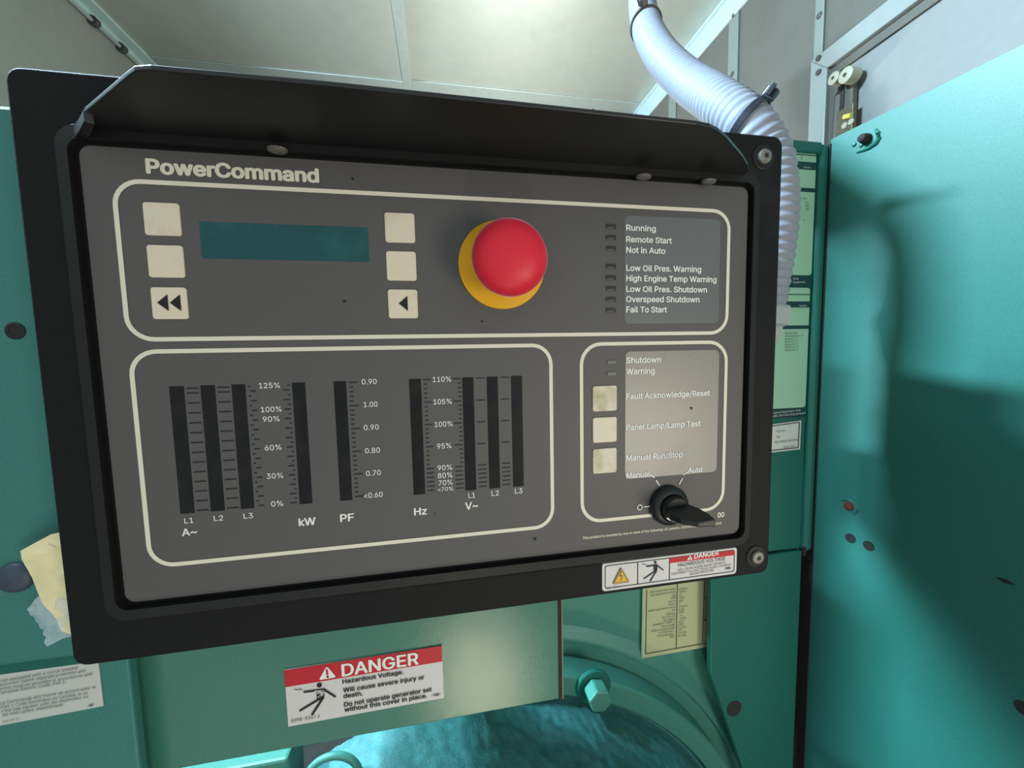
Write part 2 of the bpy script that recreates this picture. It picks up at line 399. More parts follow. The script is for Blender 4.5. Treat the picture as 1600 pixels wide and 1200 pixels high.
xp = XR-.012                                                # door leaf face, set back behind the frame
leaf = MB().box(xp, xp+.05, yb+.0, ybot, z0, z1i)
leaf.build('leaf', M['doorwhite'], dr)
jb = MB()
J = on_x(1329.6, 101, xp)
jb.box(xp-.02, xp+.01, yb, J[1], z0, z1i); jb.build('jamb_rail', M['wall'], dr)  # grey of jamb rail and stile stands in for shade in the recess
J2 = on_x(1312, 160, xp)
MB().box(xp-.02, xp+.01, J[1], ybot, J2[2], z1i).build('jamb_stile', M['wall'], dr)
for px, py in ((1279.5, 91), (1279.5, 113)):
    p = on_x(px, py, xf); v, f = tube([(xf-.012, p[1], p[2]), (xf+.01, p[1], p[2])], .022, 12)
    MB().add(v, f).build('rivet', M['rod'], dr)
lr = thing('door_latch_rod', tuple(on_x(1315, 215, xp-.06)), 'dark bronze latch rod with cream rollers on the white door', 'latch')
pts = [on_x(1321, 112, xp-.07), on_x(1312, 150, xp-.07), on_x(1308, 200, xp-.07), on_x(1306, 250, xp-.07)]
v, f = tube(pts, .035, 8); MB().add(v, f).build('rod', M['rod'], lr, smooth=True)
p0, p1 = on_x(1325, 120, xp-.05), on_x(1318, 240, xp-.05)
MB().box(xp-.06, xp-.02, p0[1], p1[1], p1[2]-.06, p1[2]+.03).build('rail', M['wall'], lr)
for (px, py, r) in ((1328.5, 118, .055), (1309.5, 123, .045)):
    p = on_x(px, py, xp-.1)
    mb = MB(); v, f = tube([p+np.array([-.05, 0, 0]), p+np.array([-.045, 0, 0]), p+np.array([.045, 0, 0]), p+np.array([.05, 0, 0])], [r*.85, r, r, r*.85], 24)
    ro = mb.add(v, f).build('roller', M['roller'], lr, smooth=True)
    v, f = tube([p+np.array([-.056, 0, 0]), p+np.array([-.05, 0, 0])], r*.25, 12); MB().add(v, f).build('pin', M['rod'], ro)
p0, p1 = on_x(1309, 176, xp-.09), on_x(1333, 203, xp-.09)
MB().box(xp-.1, xp-.06, p0[1], p1[1], p1[2], p0[2]).build('bracket', M['brass'], lr, bevel=.006)
p0, p1 = on_x(1319, 183, xp-.11), on_x(1330, 180, xp-.11)
v, f = tube([p0, p1], .018, 8); MB().add(v, f).build('marker', M['latchyellow'], lr)
for px, py in ((1329, 190), (1319, 196)):
    p = on_x(px, py, xp-.105); v, f = tube([p, p+np.array([.01, 0, 0])], .022, 10); MB().add(v, f).build('bolt', M['roller'], lr)

# ================================================================ GENERATOR HOUSING
ZC = 0.55
# right cabinet (upper) with two nameplates
cb = thing('nameplate_cabinet', (1.1, 1.0, ZC), 'dark teal upright cabinet behind the white conduit, with pale green nameplates', 'cabinet')
yt = U(1250, 224, ZC)[1]; ys = U(1232, 859, ZC)[1]; xr = U(1287, 400, ZC)[0]-.012
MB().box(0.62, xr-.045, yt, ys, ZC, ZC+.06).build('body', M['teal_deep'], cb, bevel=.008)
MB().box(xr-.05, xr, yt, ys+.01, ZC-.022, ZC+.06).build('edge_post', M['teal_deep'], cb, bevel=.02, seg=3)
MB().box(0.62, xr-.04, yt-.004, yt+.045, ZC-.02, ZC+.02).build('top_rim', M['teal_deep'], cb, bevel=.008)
def nameplate(name, x0, x1, y0, y1, bands, lines, par, m):
    z = ZC-.008
    o = MB().prism(rrect(x0, y0, x1, y1, .015), z, ZC+.004).build(name, m, par)
    for b0, b1 in bands:
        MB().box(x0, x1, b0, b1, z-.0015, z+.001).build('band', M['plate_dark'], o)
    for (s, l, r, cap, mt) in lines:
        mb = MB(); a, b = U(*l, z-.004), U(*r, z-.004)
        ptext(mb, s, l, r, cap, z-.004); mb.build('printing', M[mt], o, recalc=False)
    return o
X0 = 0.86
def uy(y, x=1245): return U(x, y, ZC-.008)[1]
px1 = U(1272, 330, ZC-.008)[0]; px0 = U(1200, 330, ZC-.008)[0]
n1 = nameplate('nameplate', X0, px1, uy(232), uy(430), [(uy(240.5), uy(241.8)), (uy(252), uy(264)), (uy(293), uy(299)), (uy(430), uy(447))],
   [('22', (1243, 237), (1248, 237.3), 4.5, 'ink_soft'), ('5', (1252, 248.5), (1254.2, 248.7), 4.5, 'ink_soft'),
    ('Data', (1256, 262.5), (1267, 263), 2.6, 'label'), ('GG 1', (1255, 311), (1261.5, 311.4), 2.6, 'ink_soft'), ('1024', (1259, 318), (1264.5, 318.4), 3.2, 'ink_soft'),
    ('5001', (1259, 323), (1264.5, 323.4), 3.2, 'ink_soft'), ('2205', (1259, 328), (1264.5, 328.4), 3.2, 'ink_soft'), ('A', (1255, 345), (1258, 345.2), 2.6, 'ink_soft'),
    ('Only', (1239, 437), (1248, 436.8), 3.2, 'label'), ('Equipment', (1239, 442.5), (1258, 442), 3.2, 'label')], cb, M['plate_green'])
n2 = nameplate('nameplate', X0, px1-.004, uy(449.5), uy(637), [(uy(459.5), uy(460.8)), (uy(471), uy(480.5)), (uy(508.5), uy(514))],
   [('Nominal', (1249, 479), (1260, 478.8), 2.8, 'label'),
    ('Model data', (1227, 522.5), (1246, 521.5), 3.0, 'ink_soft'), ('Intermittent 5-5', (1227, 527), (1254.5, 525.8), 3.0, 'ink_soft'), ('Reserve 1-5', (1227, 531.3), (1247, 530.4), 3.0, 'ink_soft'),
    ('Reserve 2-5', (1227, 535.6), (1247, 534.7), 3.0, 'ink_soft'), ('Reserve 3-5', (1227, 539.9), (1247, 539), 3.0, 'ink_soft'), ('Reserve 4-5', (1227, 544.2), (1247, 543.3), 3.0, 'ink_soft'), ('Reserve 5-5', (1227, 549), (1247, 548), 3.0, 'ink_soft')], cb, M['plate_green'])
MB().prism(rrect(X0, uy(638), px1-.006, uy(652), .006), ZC-.009, ZC).build('nameplate_footer', M['plate_dark'], cb)
mb = MB(); ptext(mb, 'Original Equipment Only', (1205, 647), (1251, 642), 3.2, ZC-.012); ptext(mb, 'Data Service Equipment', (1205, 652), (1259, 646.5), 3.2, ZC-.012)
mb.build('printing', M['label'], cb, recalc=False)
lb = MB().prism([tuple(U(*p, ZC-.006)[:2]) for p in ((1190, 665), (1252, 657), (1250, 702), (1190, 709))], ZC-.006, ZC+.002).build('small_label', M['label'], cb)
mb = MB()
P4 = Q([(1190, 668), (1249.5, 660), (1247.5, 699.5), (1190, 706)], ZC-.009)
mb.stroke(P4+[P4[0]], .004, ZC-.009, False)
for s, l, r in (('REV 0722', (1214, 676), (1227, 674.5)), ('No.', (1214, 684.5), (1220, 684)), ('NON-SERVICE IMPORTANT', (1211, 693), (1248, 688.5)), ('BA00-1234', (1225, 700.5), (1242, 698.5))):
    ptext(mb, s, l, r, 3.0, ZC-.009)
mb.build('printing', M['ink_soft'], lb, recalc=False)

# right lower cover panel
z = ZC-.012
poly = [U(*p, z)[:2] for p in ((1111, 880), (1257, 858), (1243, 1200), (1160, 1200), (1110, 1052))]
p = poly
xe = p[1][0]; sl = (p[4][0]-p[3][0])/(p[4][1]-p[3][1])
poly = [(p[0][0], ys+.006), (xe-.012, ys+.006), (xe-.012, p[3][1]+(xe-.032-p[3][0])/sl), (xe-.032, p[3][1]+(xe-.032-p[3][0])/sl), (p[4][0], p[4][1])]
lc = thing('lower_cover_panel', (1.1, 2.0, z), 'dark teal lower cover panel with a dark bolt hole and angled left edge', 'panel')
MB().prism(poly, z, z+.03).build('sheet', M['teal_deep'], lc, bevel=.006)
h = U(1147, 1107, z)
MB().lathe([(.036, z-.004), (.04, z-.001), (.04, z+.001)], h[0], h[1], 24).flat(circ(h[0], h[1], .036), z-.004).build('hole', M['hole'], lc)
h2 = U(1254.5, 861, z); MB().box(h2[0]-.006, h2[0]+.008, h2[1]-.02, h2[1]+.02, z-.01, z).build('notch', M['hole'], lc)

# recessed housing wall with the alternator end bell
ah = thing('alternator_housing', (-0.08, 2.55, 0.6), 'teal round alternator housing with bolted flange under the control box', 'generator')
zr = 0.62; ACX, ACY = -.085, 2.535
MB().box(-.3, p[4][0]+.75, .52, 3.6, zr+.01, zr+.06).build('back_sheet', M['teal_mid'], ah)
MB().lathe([(1.435, zr+.011), (1.41, zr+.004), (1.385, zr-.006), (1.37, zr-.010), (1.36, zr-.006), (1.352, zr+.02), (1.345, zr+.10), (1.28, zr+.10)], ACX, ACY, 110, math.pi*1.47, 2*math.pi).build('ridge', M['teal_mid'], ah, smooth=True)
zfl = 0.5
q = [math.hypot(*(U(*c_, zfl)[:2]-np.array([ACX, ACY]))) for c_ in ((877, 1058), (1002, 1084), (1109, 1155))]
ro = sum(q)/3
q2 = [math.hypot(*(U(*c_, zfl)[:2]-np.array([ACX, ACY]))) for c_ in ((877, 1097), (1016, 1126), (1101, 1194))]
ri = sum(q2)/3
MB().lathe([(ro, zr+.09), (ro, zfl+.01), (ro-.008, zfl), (ri+.012, zfl), (ri+.004, zfl+.008), (ri, zfl+.03)], ACX, ACY, 110, math.pi*1.47, 2*math.pi).build('flange', M['teal_mid'], ah, smooth=True)
prof = [(ri+.002, zfl+.03), (ri-.015, zfl+.03), (ri-.022, zfl+.01)]
prof += [(ri-.022-.035*t-.02*t*t, zfl-.0-.75*t) for t in np.linspace(0.02, .46, 22)]+[(ri-.06, .13), (ri-.10, .10), (ri-.2, .085), (.3, .085)]
drum = MB().lathe(prof, ACX, ACY, 300, math.pi*1.1, math.pi*1.9)
random.seed(3)
nv = []
for (x, y, zz) in drum.v:
    if zz < zfl+.005:
        k2 = noise.fractal(Vector((x*28, y*28, zz*28)), 0.8, 2.0, 4)*.006
        s_ = min(1, max(0, (.14-x)/.34))*min(1, max(0, (x+.86)/.25)); s_ = s_*s_*(3-2*s_)*min(1, max(0, (.49-zz)/.05))
        rr = math.hypot(x-ACX, y-ACY); q_ = (rr+.15*s_)/rr
        nv.append((ACX+(x-ACX)*q_, ACY+(y-ACY)*q_+k2, zz))
    else: nv.append((x, y, zz))
drum.v = nv
drum.build('drum', M['teal_cast'], ah, smooth=True)
MB().box(-1.35, -.80, 1.275, 1.6, .36, .5).build('foot_rail', M['teal_mid'], ah, bevel=.01)
bl = U(934, 1086, zfl-.05)
bp = thing('flange_bolt', (bl[0], bl[1], zfl-.03), 'teal painted hex bolt on the curved flange', 'bolt')
hx = [(bl[0]+.052*math.cos(i*math.pi/3+.2), bl[1]+.052*math.sin(i*math.pi/3+.2)) for i in range(6)]
MB().lathe([(.0, zfl-.016), (.072, zfl-.016), (.076, zfl-.012), (.076, zfl+.0)], bl[0], bl[1], 32).build('washer', M['teal_deep'], bp, smooth=True)
MB().prism(hx, zfl-.085, zfl-.016).build('head', M['teal_mid'], bp, bevel=.008)
ey = thing('lifting_eye', tuple(U(470, 1205, .3)), 'pale cyan ring below the danger cover, lower left', 'ring')
c0 = U(520, 1218, .3)
v, f = tube([(c0[0]+.085*math.cos(a), c0[1]+.085*math.sin(a), .3) for a in np.linspace(math.pi*.85, math.pi*2.1, 26)], .012, 10)
MB().add(v, f).build('loop', M['teal_mid'], ey, smooth=True)

# rating label on the recess wall
z = zr-.013
rl = thing('rating_label', tuple(U(1060, 960, z)), 'yellowed rating label with a printed table below the control box', 'label')
cr = (990, 900, 8.571)
cor = Q([(140, 40), (1045, -60), (1022, 945), (118, 1102)], z, cr)
MB().prism(cor, z, z+.012).build('paper', M['yellow_label'], rl)
mb = MB(); zz = z-.003
for a, b in (((178, 190), (162, 1045)), ((590, 60), (572, 970)), ((950, 60), (922, 905)), ((162, 1045), (1022, 893)), ((948, 300), (1036, 288)), ((930, 598), (1030, 580))):
    mb.stroke(Q([a, b], zz, cr), .0035, zz, False)
mb.build('table_lines', M['line_brown'], rl, recalc=False)
mb = MB()
rows = [('STBY BASE RATE (KW)', 215, 560, 235, 185, '1000.0', 612, 720, 178), ('KW BASE RATE (KVA)', 235, 565, 275, 225, '900.0', 615, 705, 215), ('HZ', 525, 567, 275, 268, '60', 615, 645, 262), ('RPM', 508, 565, 315, 300, '1800', 612, 680, 298),
 ('VOLTS', 470, 563, 360, 345, '600', 612, 665, 340), ('PHASE', 468, 560, 400, 385, '3', 612, 624, 380), ('AMPS BASE RATE (KVA)', 190, 560, 488, 425, '1202.0', 610, 718, 412), ('PF', 522, 560, 475, 468, '0.80', 608, 680, 455),
 ('ROTATION', 442, 558, 528, 512, '1800', 608, 675, 492), ('AC VOLTS', 382, 558, 575, 548, '50', 630, 662, 535), ('AC AMPS', 400, 556, 612, 588, '2.00', 622, 700, 572), ('AMBIENT TEMP C', 262, 553, 672, 622, '40.0', 606, 675, 615),
 ('ENCLOSURE', 382, 552, 690, 665, 'OPEN', 602, 668, 652), ('INSULATION CLASS', 240, 552, 755, 705, 'H 125/40', 600, 708, 690), ('STATOR RES.', 338, 545, 778, 745, '.02', 600, 650, 728), ('EXCITER RES.', 318, 542, 820, 790, '0.3750', 600, 708, 765), ('SER', 485, 545, 830, 822, 'BA 3504', 598, 708, 805)]
for s, a, b, y1, y2, s2, c_, d_, y3 in rows:
    ptext(mb, s, (cr[0]+a/cr[2], cr[1]+y1/cr[2]), (cr[0]+b/cr[2], cr[1]+y2/cr[2]), 2.7, zz)
    ptext(mb, s2, (cr[0]+c_/cr[2], cr[1]+(y3+12)/cr[2]), (cr[0]+d_/cr[2], cr[1]+(y3)/cr[2]), 2.7, zz)
for s, a, b, y1 in (('WITH', 962, 1030, 402), ('1000', 965, 1035, 437), ('FIELD', 955, 1035, 472), ('NO. 1', 945, 1035, 542), ('SERIES', 935, 1032, 590)):
    ptext(mb, s, (cr[0]+a/cr[2], cr[1]+y1/cr[2]), (cr[0]+b/cr[2], cr[1]+(y1-10)/cr[2]), 2.6, zz)
mb.build('printing', M['line_brown'], rl, recalc=False)

# cover with the danger sticker
zt = 0.20
tcv = thing('terminal_cover', (-.2, 1.0, zt), 'flat teal sheet cover below the control box carrying the large danger sticker', 'cover')
yb1 = U(540, 1154, zt)[1]; xrt = U(874, 1020, zt)[0]
MB().box(-1.35, xrt, .56, yb1, zt, zt+.025).build('sheet', M['teal_cover'], tcv, bevel=.005)
MB().box(xrt-.004, xrt+.008, .56, yb1, zt-.001, zt+.004).build('side_gap', M['hole'], tcv)
MB().box(xrt+.008, xrt+.0125, .56, yb1, zt-.002, zt+.03).build('side_flange', M['line_beige'], tcv)
def man(mb, cr, z, w, head, pts_list):
    (hx_, hy_, hr) = head
    c = Q([(hx_, hy_)], z, cr)[0]; e = Q([(hx_+hr, hy_)], z, cr)[0]
    r = math.hypot(e[0]-c[0], e[1]-c[1]); mb.flat(circ(c[0], c[1], r, 20), z)
    k = np.linalg.norm(np.array(Q([(hx_+10, hy_)], z, cr)[0])-c)/10
    for pts, ww in pts_list: mb.stroke(Q(pts, z, cr), ww*k, z)
st = MB().prism(Q([(444, 1046.5), (690.5, 1009.5), (693.5, 1090.5), (450.5, 1135.5)], zt-.003), zt-.003, zt+.001).build('danger_sticker', M['danger_paper'], tcv, label='white and red danger sticker')
cr = (400, 980, 5)
z = zt-.0045
MB().prism(Q([(218, 340), (1452, 145), (1455, 268), (228, 470)], z, cr), z, z+.001).build('red_header', M['danger_red'], st)
mb = MB(); z = zt-.006
ptext(mb, 'DANGER', (535, 1056.8), (653.5, 1037.5), 18.5, z, .045)
tri = [(495, 405), (503, 412), (612, 393), (622, 383), (562, 313), (548, 311)]
mb.flat(Q(tri, z, cr), z); mb.build('header_print', M['white_print'], st, recalc=False)
mb = MB(); z2 = z-.001
mb.stroke(Q([(553, 335), (557, 370)], z2, cr), .006, z2); mb.stroke(Q([(559, 388), (560, 389)], z2, cr), .006, z2)
mb.build('exclamation_mark', M['danger_red'], st, recalc=False)
mb = MB()
for s, l, r in (('Hazardous Voltage.', (535.5, 1068), (630, 1052.5)), ('Will cause severe injury or', (536.5, 1081.5), (663, 1060.5)), ('death.', (537, 1090.5), (566.5, 1086)),
                ('Do not operate generator set', (538, 1103.8), (674.5, 1079.5)), ('without this cover in place.', (538.5, 1112), (667, 1089.5))):
    ptext(mb, s, (l[0], l[1]+.8), (r[0], r[1]+.8), 6.4, z, .05)
ptext(mb, '0098-5347 J', (455, 1129.5), (499, 1121.5), 5, z)
ptext(mb, '-TMI-', (674, 1089.2), (689, 1086.4), 3.6, z, .05)
mb.build('wording', M['ink'], st, recalc=False)
mb = MB()
man(mb, cr, z, 1, (495, 454, 20), [([(377, 508), (530, 488)], 15), ([(530, 488), (618, 544)], 16), ([(500, 560), (345, 653)], 16), ([(525, 552), (440, 682)], 18), ([(298, 487), (330, 491), (343, 483), (360, 493)], 5)])
mb.flat(Q([(468, 492), (534, 480), (534, 545), (512, 578), (478, 568)], z, cr), z-.0001)
mb.build('falling_man_pictogram', M['ink'], st, recalc=False)
mb = MB(); z2 = z-.001
mb.stroke(Q([(462, 502), (525, 497), (480, 516), (528, 512), (488, 545), (520, 528)], z2, cr), .004, z2)
mb.build('bolt_pictogram', M['danger_paper'], st, recalc=False)

# left cabinets
zl = 0.12
xle = -1.04
ul = thing('upper_left_cover', (-1.3, .2, zl), 'teal upper cover at the left edge with rubber plugs', 'cover')
y0 = U(0, 163, zl)[1]; y1 = U(50, 1035.5, zl)[1]
MB().box(-2.6, xle, y0, y1, zl, zl+.03).build('sheet', M['teal'], ul, bevel=.01)
ll = thing('lower_left_cover', (-1.3, 1.0, zl+.02), 'teal lower cover at the left edge bearing the bilingual label', 'cover')
zll = zl+.025
xle2 = U(211, 1130, zll)[0]
MB().box(-2.6, xle2, y1+.0, 2.2, zll, zll+.03).build('sheet', M['teal'], ll, bevel=.006)
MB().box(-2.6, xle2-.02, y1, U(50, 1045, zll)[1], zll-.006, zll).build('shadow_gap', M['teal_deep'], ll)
z = zll-.003
cr = (0, 1020, 8.889)
lab = MB().prism(Q([(-250, 320), (1360, 85), (1436, 740), (-250, 1060)], z, cr), z, z+.002).build('bilingual_label', M['label'], ll, label='white label with bilingual electrical code text')
mb = MB(); z = zll-.006
for s, l, r in (('not equipped with a circuit breaker', (10, 412), (1090, 228)), ('disconnect switch separate protection and', (-60, 478), (1185, 270)), ('control must be provided in accordance with', (-60, 535), (1285, 315)), ('Canadian Electric Code, Part 1.', (-20, 583), (920, 425)),
                ('Le Commande doit fournir en accord avec le', (5, 725), (1325, 498)), ('Part 1 Code Electrique du Canada, si ce', (12, 780), (1215, 575)), ("n'est pas equiper avec les disjoncteur ou", (18, 835), (1222, 628)), ('les interrupteur desembrayer.', (35, 888), (890, 738))):
    ptext(mb, s, (cr[0]+l[0]/cr[2], cr[1]+l[1]/cr[2]), (cr[0]+r[0]/cr[2], cr[1]+r[1]/cr[2]), 4.6, z)
ptext(mb, '0098-6235-02 J', (4, 1130), (31, 1124), 2.6, z)
ptext(mb, '-TMI-', (136.5, 1105), (147, 1102.5), 2.4, z, .1)
mb.build('printing', M['ink_soft'], lab, recalc=False)
# rubber plug, hole
h = U(27, 901, zl)
pg = thing('rubber_plug', (h[0], h[1], zl), 'blue grey domed rubber plug in the left cover beside the paper packet', 'plug')
MB().lathe([(.037, zl), (.037, zl-.005), (.033, zl-.012), (.023, zl-.017), (.011, zl-.020), (0.001, zl-.021)], h[0], h[1], 28).build('dome', M['plug'], pg, smooth=True)
h = U(24.5, 517, zl)
pg = thing('hole_grommet', (h[0], h[1], zl), 'small black grommet in the left cover above the rubber plug', 'grommet')
MB().lathe([(.012, zl-.001), (.012, zl-.003), (.016, zl-.004), (.020, zl-.002), (.020, zl)], h[0], h[1], 24).flat(circ(h[0], h[1], .013), zl-.002).build('rim', M['hole'], pg, smooth=True)

# paper packet
pk = thing('paper_packet', tuple(U(80, 920, .085)), 'crumpled pale yellow paper packet in clear wrap tucked behind the panel', 'packet')
def crumple(mb, poly, z, amp, n=22, sc_=14, th=.012):
    xs = [p[0] for p in poly]; ys_ = [p[1] for p in poly]
    bm = bmesh.new(); vs = [bm.verts.new((p[0], p[1], 0)) for p in poly]; f = bm.faces.new(vs)
    for i in range(1, n):
        x = min(xs)+(max(xs)-min(xs))*i/n
        bmesh.ops.bisect_plane(bm, geom=bm.verts[:]+bm.edges[:]+bm.faces[:], plane_co=(x, 0, 0), plane_no=(1, 0, 0))
        y = min(ys_)+(max(ys_)-min(ys_))*i/n
        bmesh.ops.bisect_plane(bm, geom=bm.verts[:]+bm.edges[:]+bm.faces[:], plane_co=(0, y, 0), plane_no=(0, 1, 0))
    bm.verts.index_update(); bm.verts.ensure_lookup_table()
    mb.add([(v.co.x, v.co.y, z+amp*noise.turbulence(Vector((v.co.x*sc_, v.co.y*sc_, 3.1)), 3, False)-amp) for v in bm.verts], [tuple(v.index for v in f.verts) for f in bm.faces])
    bm.free(); return mb
pz = .085
poly = Q([(38, 858), (60, 846), (86, 832), (150, 820), (150, 1000), (106, 985), (99, 982), (90, 968), (80, 955), (68, 938), (62, 918), (57, 898), (41, 870)], pz)
po = crumple(MB(), poly, pz, .010, 22, 9).build('paper', M['paper'], pk)
mb = MB(); ptext(mb, '1043', (76, 851), (88, 856), 3.6, .05); mb.build('printing', M['ink_soft'], po, recalc=False)
poly = Q([(66, 928), (46, 950), (50, 953), (50, 960), (56, 962), (57, 968), (64, 972), (66, 979), (72, 981), (72, 988), (78, 991), (76, 998), (82, 1004), (106, 992), (130, 985), (120, 930)], pz+.01)
crumple(MB(), poly, pz+.012, .012, 14, 16).build('clear_wrap', M['wrap'], pk)

# ================================================================ CABINET DOOR (turquoise, open towards the viewer)
hp = U(1287, 300, ZC); hp = np.array([hp[0]+.004, 0, ZC-.02]); dd = np.array([0.1171902, 0, -0.99310944]); dn = np.array([-dd[2], 0, dd[0]])  # dn points right (away from the box)
dn = dn/np.linalg.norm(dn)
def D(px, py):
    d = ray(px, py); s = np.dot(hp-O, dn)/np.dot(d, dn); P = O+d*s
    return np.dot(P-hp, dd), P[1]
def DP(u, y, h=0.0): return hp+dd*u+np.array([0, y, 0])-dn*h
DL = 1.25
cd = thing('cabinet_door', tuple(DP(0, 2.5)), 'large turquoise sheet metal cabinet door standing open at the right', 'door')
yd = (D(1290, 222)[1]+D(1600, 68)[1])/2
def dbox(mb, u0, u1, y0, y1, h0, h1):
    P = [DP(u, y, h) for h in (h0, h1) for (u, y) in ((u0, y0), (u1, y0), (u1, y1), (u0, y1))]
    return mb.add(P, [(0, 1, 2, 3), (7, 6, 5, 4), (0, 4, 5, 1), (1, 5, 6, 2), (2, 6, 7, 3), (3, 7, 4, 0)])
dbox(MB(), 0, DL, yd, 3.3, 0, -.035).build('sheet', M['teal_door'], cd, bevel=.001)
MB().box(xr-.004, hp[0]+.008, yd+.02, 3.3, ZC-.024, ZC+.05).build('hinge_gap_fill', M['hole'], cd)  # dark strip stands in for the gap, hiding the lit wall behind
dbox(MB(), 0, DL, yd, yd+.03, -.03, -.12).build('top_return', M['teal_door'], cd)
def dpoly(mb, pts, h, th=.002):
    P = [DP(u, y, h) for u, y in pts]; P2 = [DP(u, y, h-th) for u, y in pts]; n = len(P)
    return mb.add(P+P2, [tuple(range(n)), tuple(range(2*n-1, n-1, -1))]+[(i, n+i, n+(i+1) % n, (i+1) % n) for i in range(n)])
# latch dimple: raised capsule rim open at the upper left, with a dark bolt
cr = (1260, 80, 7.5)
pts = [D(cr[0]+x/cr[2], cr[1]+y/cr[2]) for x, y in ((815, 915), (845, 960), (850, 1020), (820, 1075), (740, 1130), (660, 1165), (590, 1188))]
v, f = tube([DP(u, y, .002) for u, y in pts], [.004, .008, .009, .009, .008, .006, .003], 8); MB().add(v, f).build('latch_recess_rim', M['teal_deep'], cd, smooth=True)
u, y = D(1354.5, 217)
def dtube(name, m, u, y, prof, par, n=16):
    vs = []; fs = []
    for r, h in prof:
        for i in range(n):
            a = 2*math.pi*i/n; vs.append(DP(u+r*math.cos(a), y+r*math.sin(a), h))
    for j in range(len(prof)-1): fs += [(j*n+i, j*n+(i+1) % n, (j+1)*n+(i+1) % n, (j+1)*n+i) for i in range(n)]
    fs.append(tuple(range((len(prof)-1)*n, len(prof)*n)))
    return MB().add(vs, fs).build(name, m, par, smooth=True)
dtube('latch_bolt', M['hole'], u, y, [(.019, 0), (.019, .014), (.014, .035), (.009, .038)], cd)
for px, py in ((1335, 226), (1346, 227)):
    a, b = D(px, py); dtube('weld_spot', M['teal_door'], a, b, [(.010, 0), (.007, .006), (.002, .008)], cd, 10)
for px, py, r in ((1329, 841, .021), (1357.5, 853, .021), (1600, 1107, .022)):
    a, b = D(px, py); dtube('hole', M['hole'], a, b, [(r, 0), (r, .0015)], cd, 20)
a, b = D(1326, 791); dtube('rusty_stud', M['rust'], a, b, [(.020, 0), (.017, .006), (.008, .009)], cd, 12)
v, f = tube([DP(a+.034*math.cos(t), b+.030*math.sin(t), .002) for t in np.linspace(-2.6, .9, 14)], .004, 6); MB().add(v, f).build('stud_ring', M['teal_door'], cd, smooth=True)
mb = MB(); dpoly(mb, [D(*q) for q in ((1556, 902), (1572, 905), (1586, 914), (1570, 911))], .002); mb.build('slot', M['hole'], cd)
mb = MB(); dpoly(mb, [D(*q) for q in ((1285, 301), (1291, 296), (1289, 302))], .004); mb.build('hinge_tab', M['hole'], cd)

# ================================================================ CONDUIT
ctl = [(1001, -80, 1.75), (1002, -30, 1.6), (1004, 12, 1.42), (1013, 50, 1.2), (1036, 90, .98), (1075, 128, .75), (1120, 158, .51), (1165, 192, .37), (1196, 238, .33), (1207, 290, .315), (1208, 345, .31), (1202, 400, .32), (1194, 450, .33), (1186, 500, .34)]
cp = [U(a, b, z) for a, b, z in ctl]
def cat(P, k=24):
    out = []
    P = [2*P[0]-P[1]]+list(P)+[2*P[-1]-P[-2]]
    for i in range(1, len(P)-2):
        for j in range(k):
            t = j/k
            out.append(.5*((2*P[i])+(-P[i-1]+P[i+1])*t+(2*P[i-1]-5*P[i]+4*P[i+1]-P[i+2])*t*t+(-P[i-1]+3*P[i]-3*P[i+1]+P[i+2])*t**3))
    return out+[P[-2]]
fine = cat(cp, 80)
L = [0]
for a, b in zip(fine, fine[1:]): L.append(L[-1]+np.linalg.norm(b-a))
tot = L[-1]; pitch = .031; step = pitch/6
N = int(tot/step)
fa = np.array(fine); ts = np.arange(N)*step
path = np.stack([np.interp(ts, L, fa[:, i]) for i in range(3)], 1)
CR = .083
rad = [CR-.0028+.0028*math.sin(2*math.pi*t/pitch) for t in ts]
cn = thing('flexible_conduit', tuple(path[-1]), 'white corrugated flexible conduit dropping from the ceiling behind the panel', 'conduit')
v, f = tube(list(path), rad, 36); MB().add(v, f).build('corrugated_tube', M['conduit'], cn, smooth=False)
for pl in cn.children[0].data.polygons: pl.use_smooth = True
e = path[-1]; dv = path[-1]-path[-8]; dv /= np.linalg.norm(dv)
v, f = tube([e-dv*.05, e-dv*.04, e+dv*.02, e+dv*.03, e+dv*.06, e+dv*.14], [.09, .098, .098, .082, .080, .060], 8)
MB().add(v, f).build('end_fitting', M['fitting'], cn)
q0 = e+dv*.12; q3 = np.array([.655, q0[1]+.13, .30])
v, f = tube([q0, q0+dv*.07, (q0+dv*.07+q3)/2+np.array([.02, .04, 0]), q3+np.array([.05, .01, 0]), q3], .052, 14)
MB().add(v, f).build('box_connector', M['fitting'], cn, smooth=True)
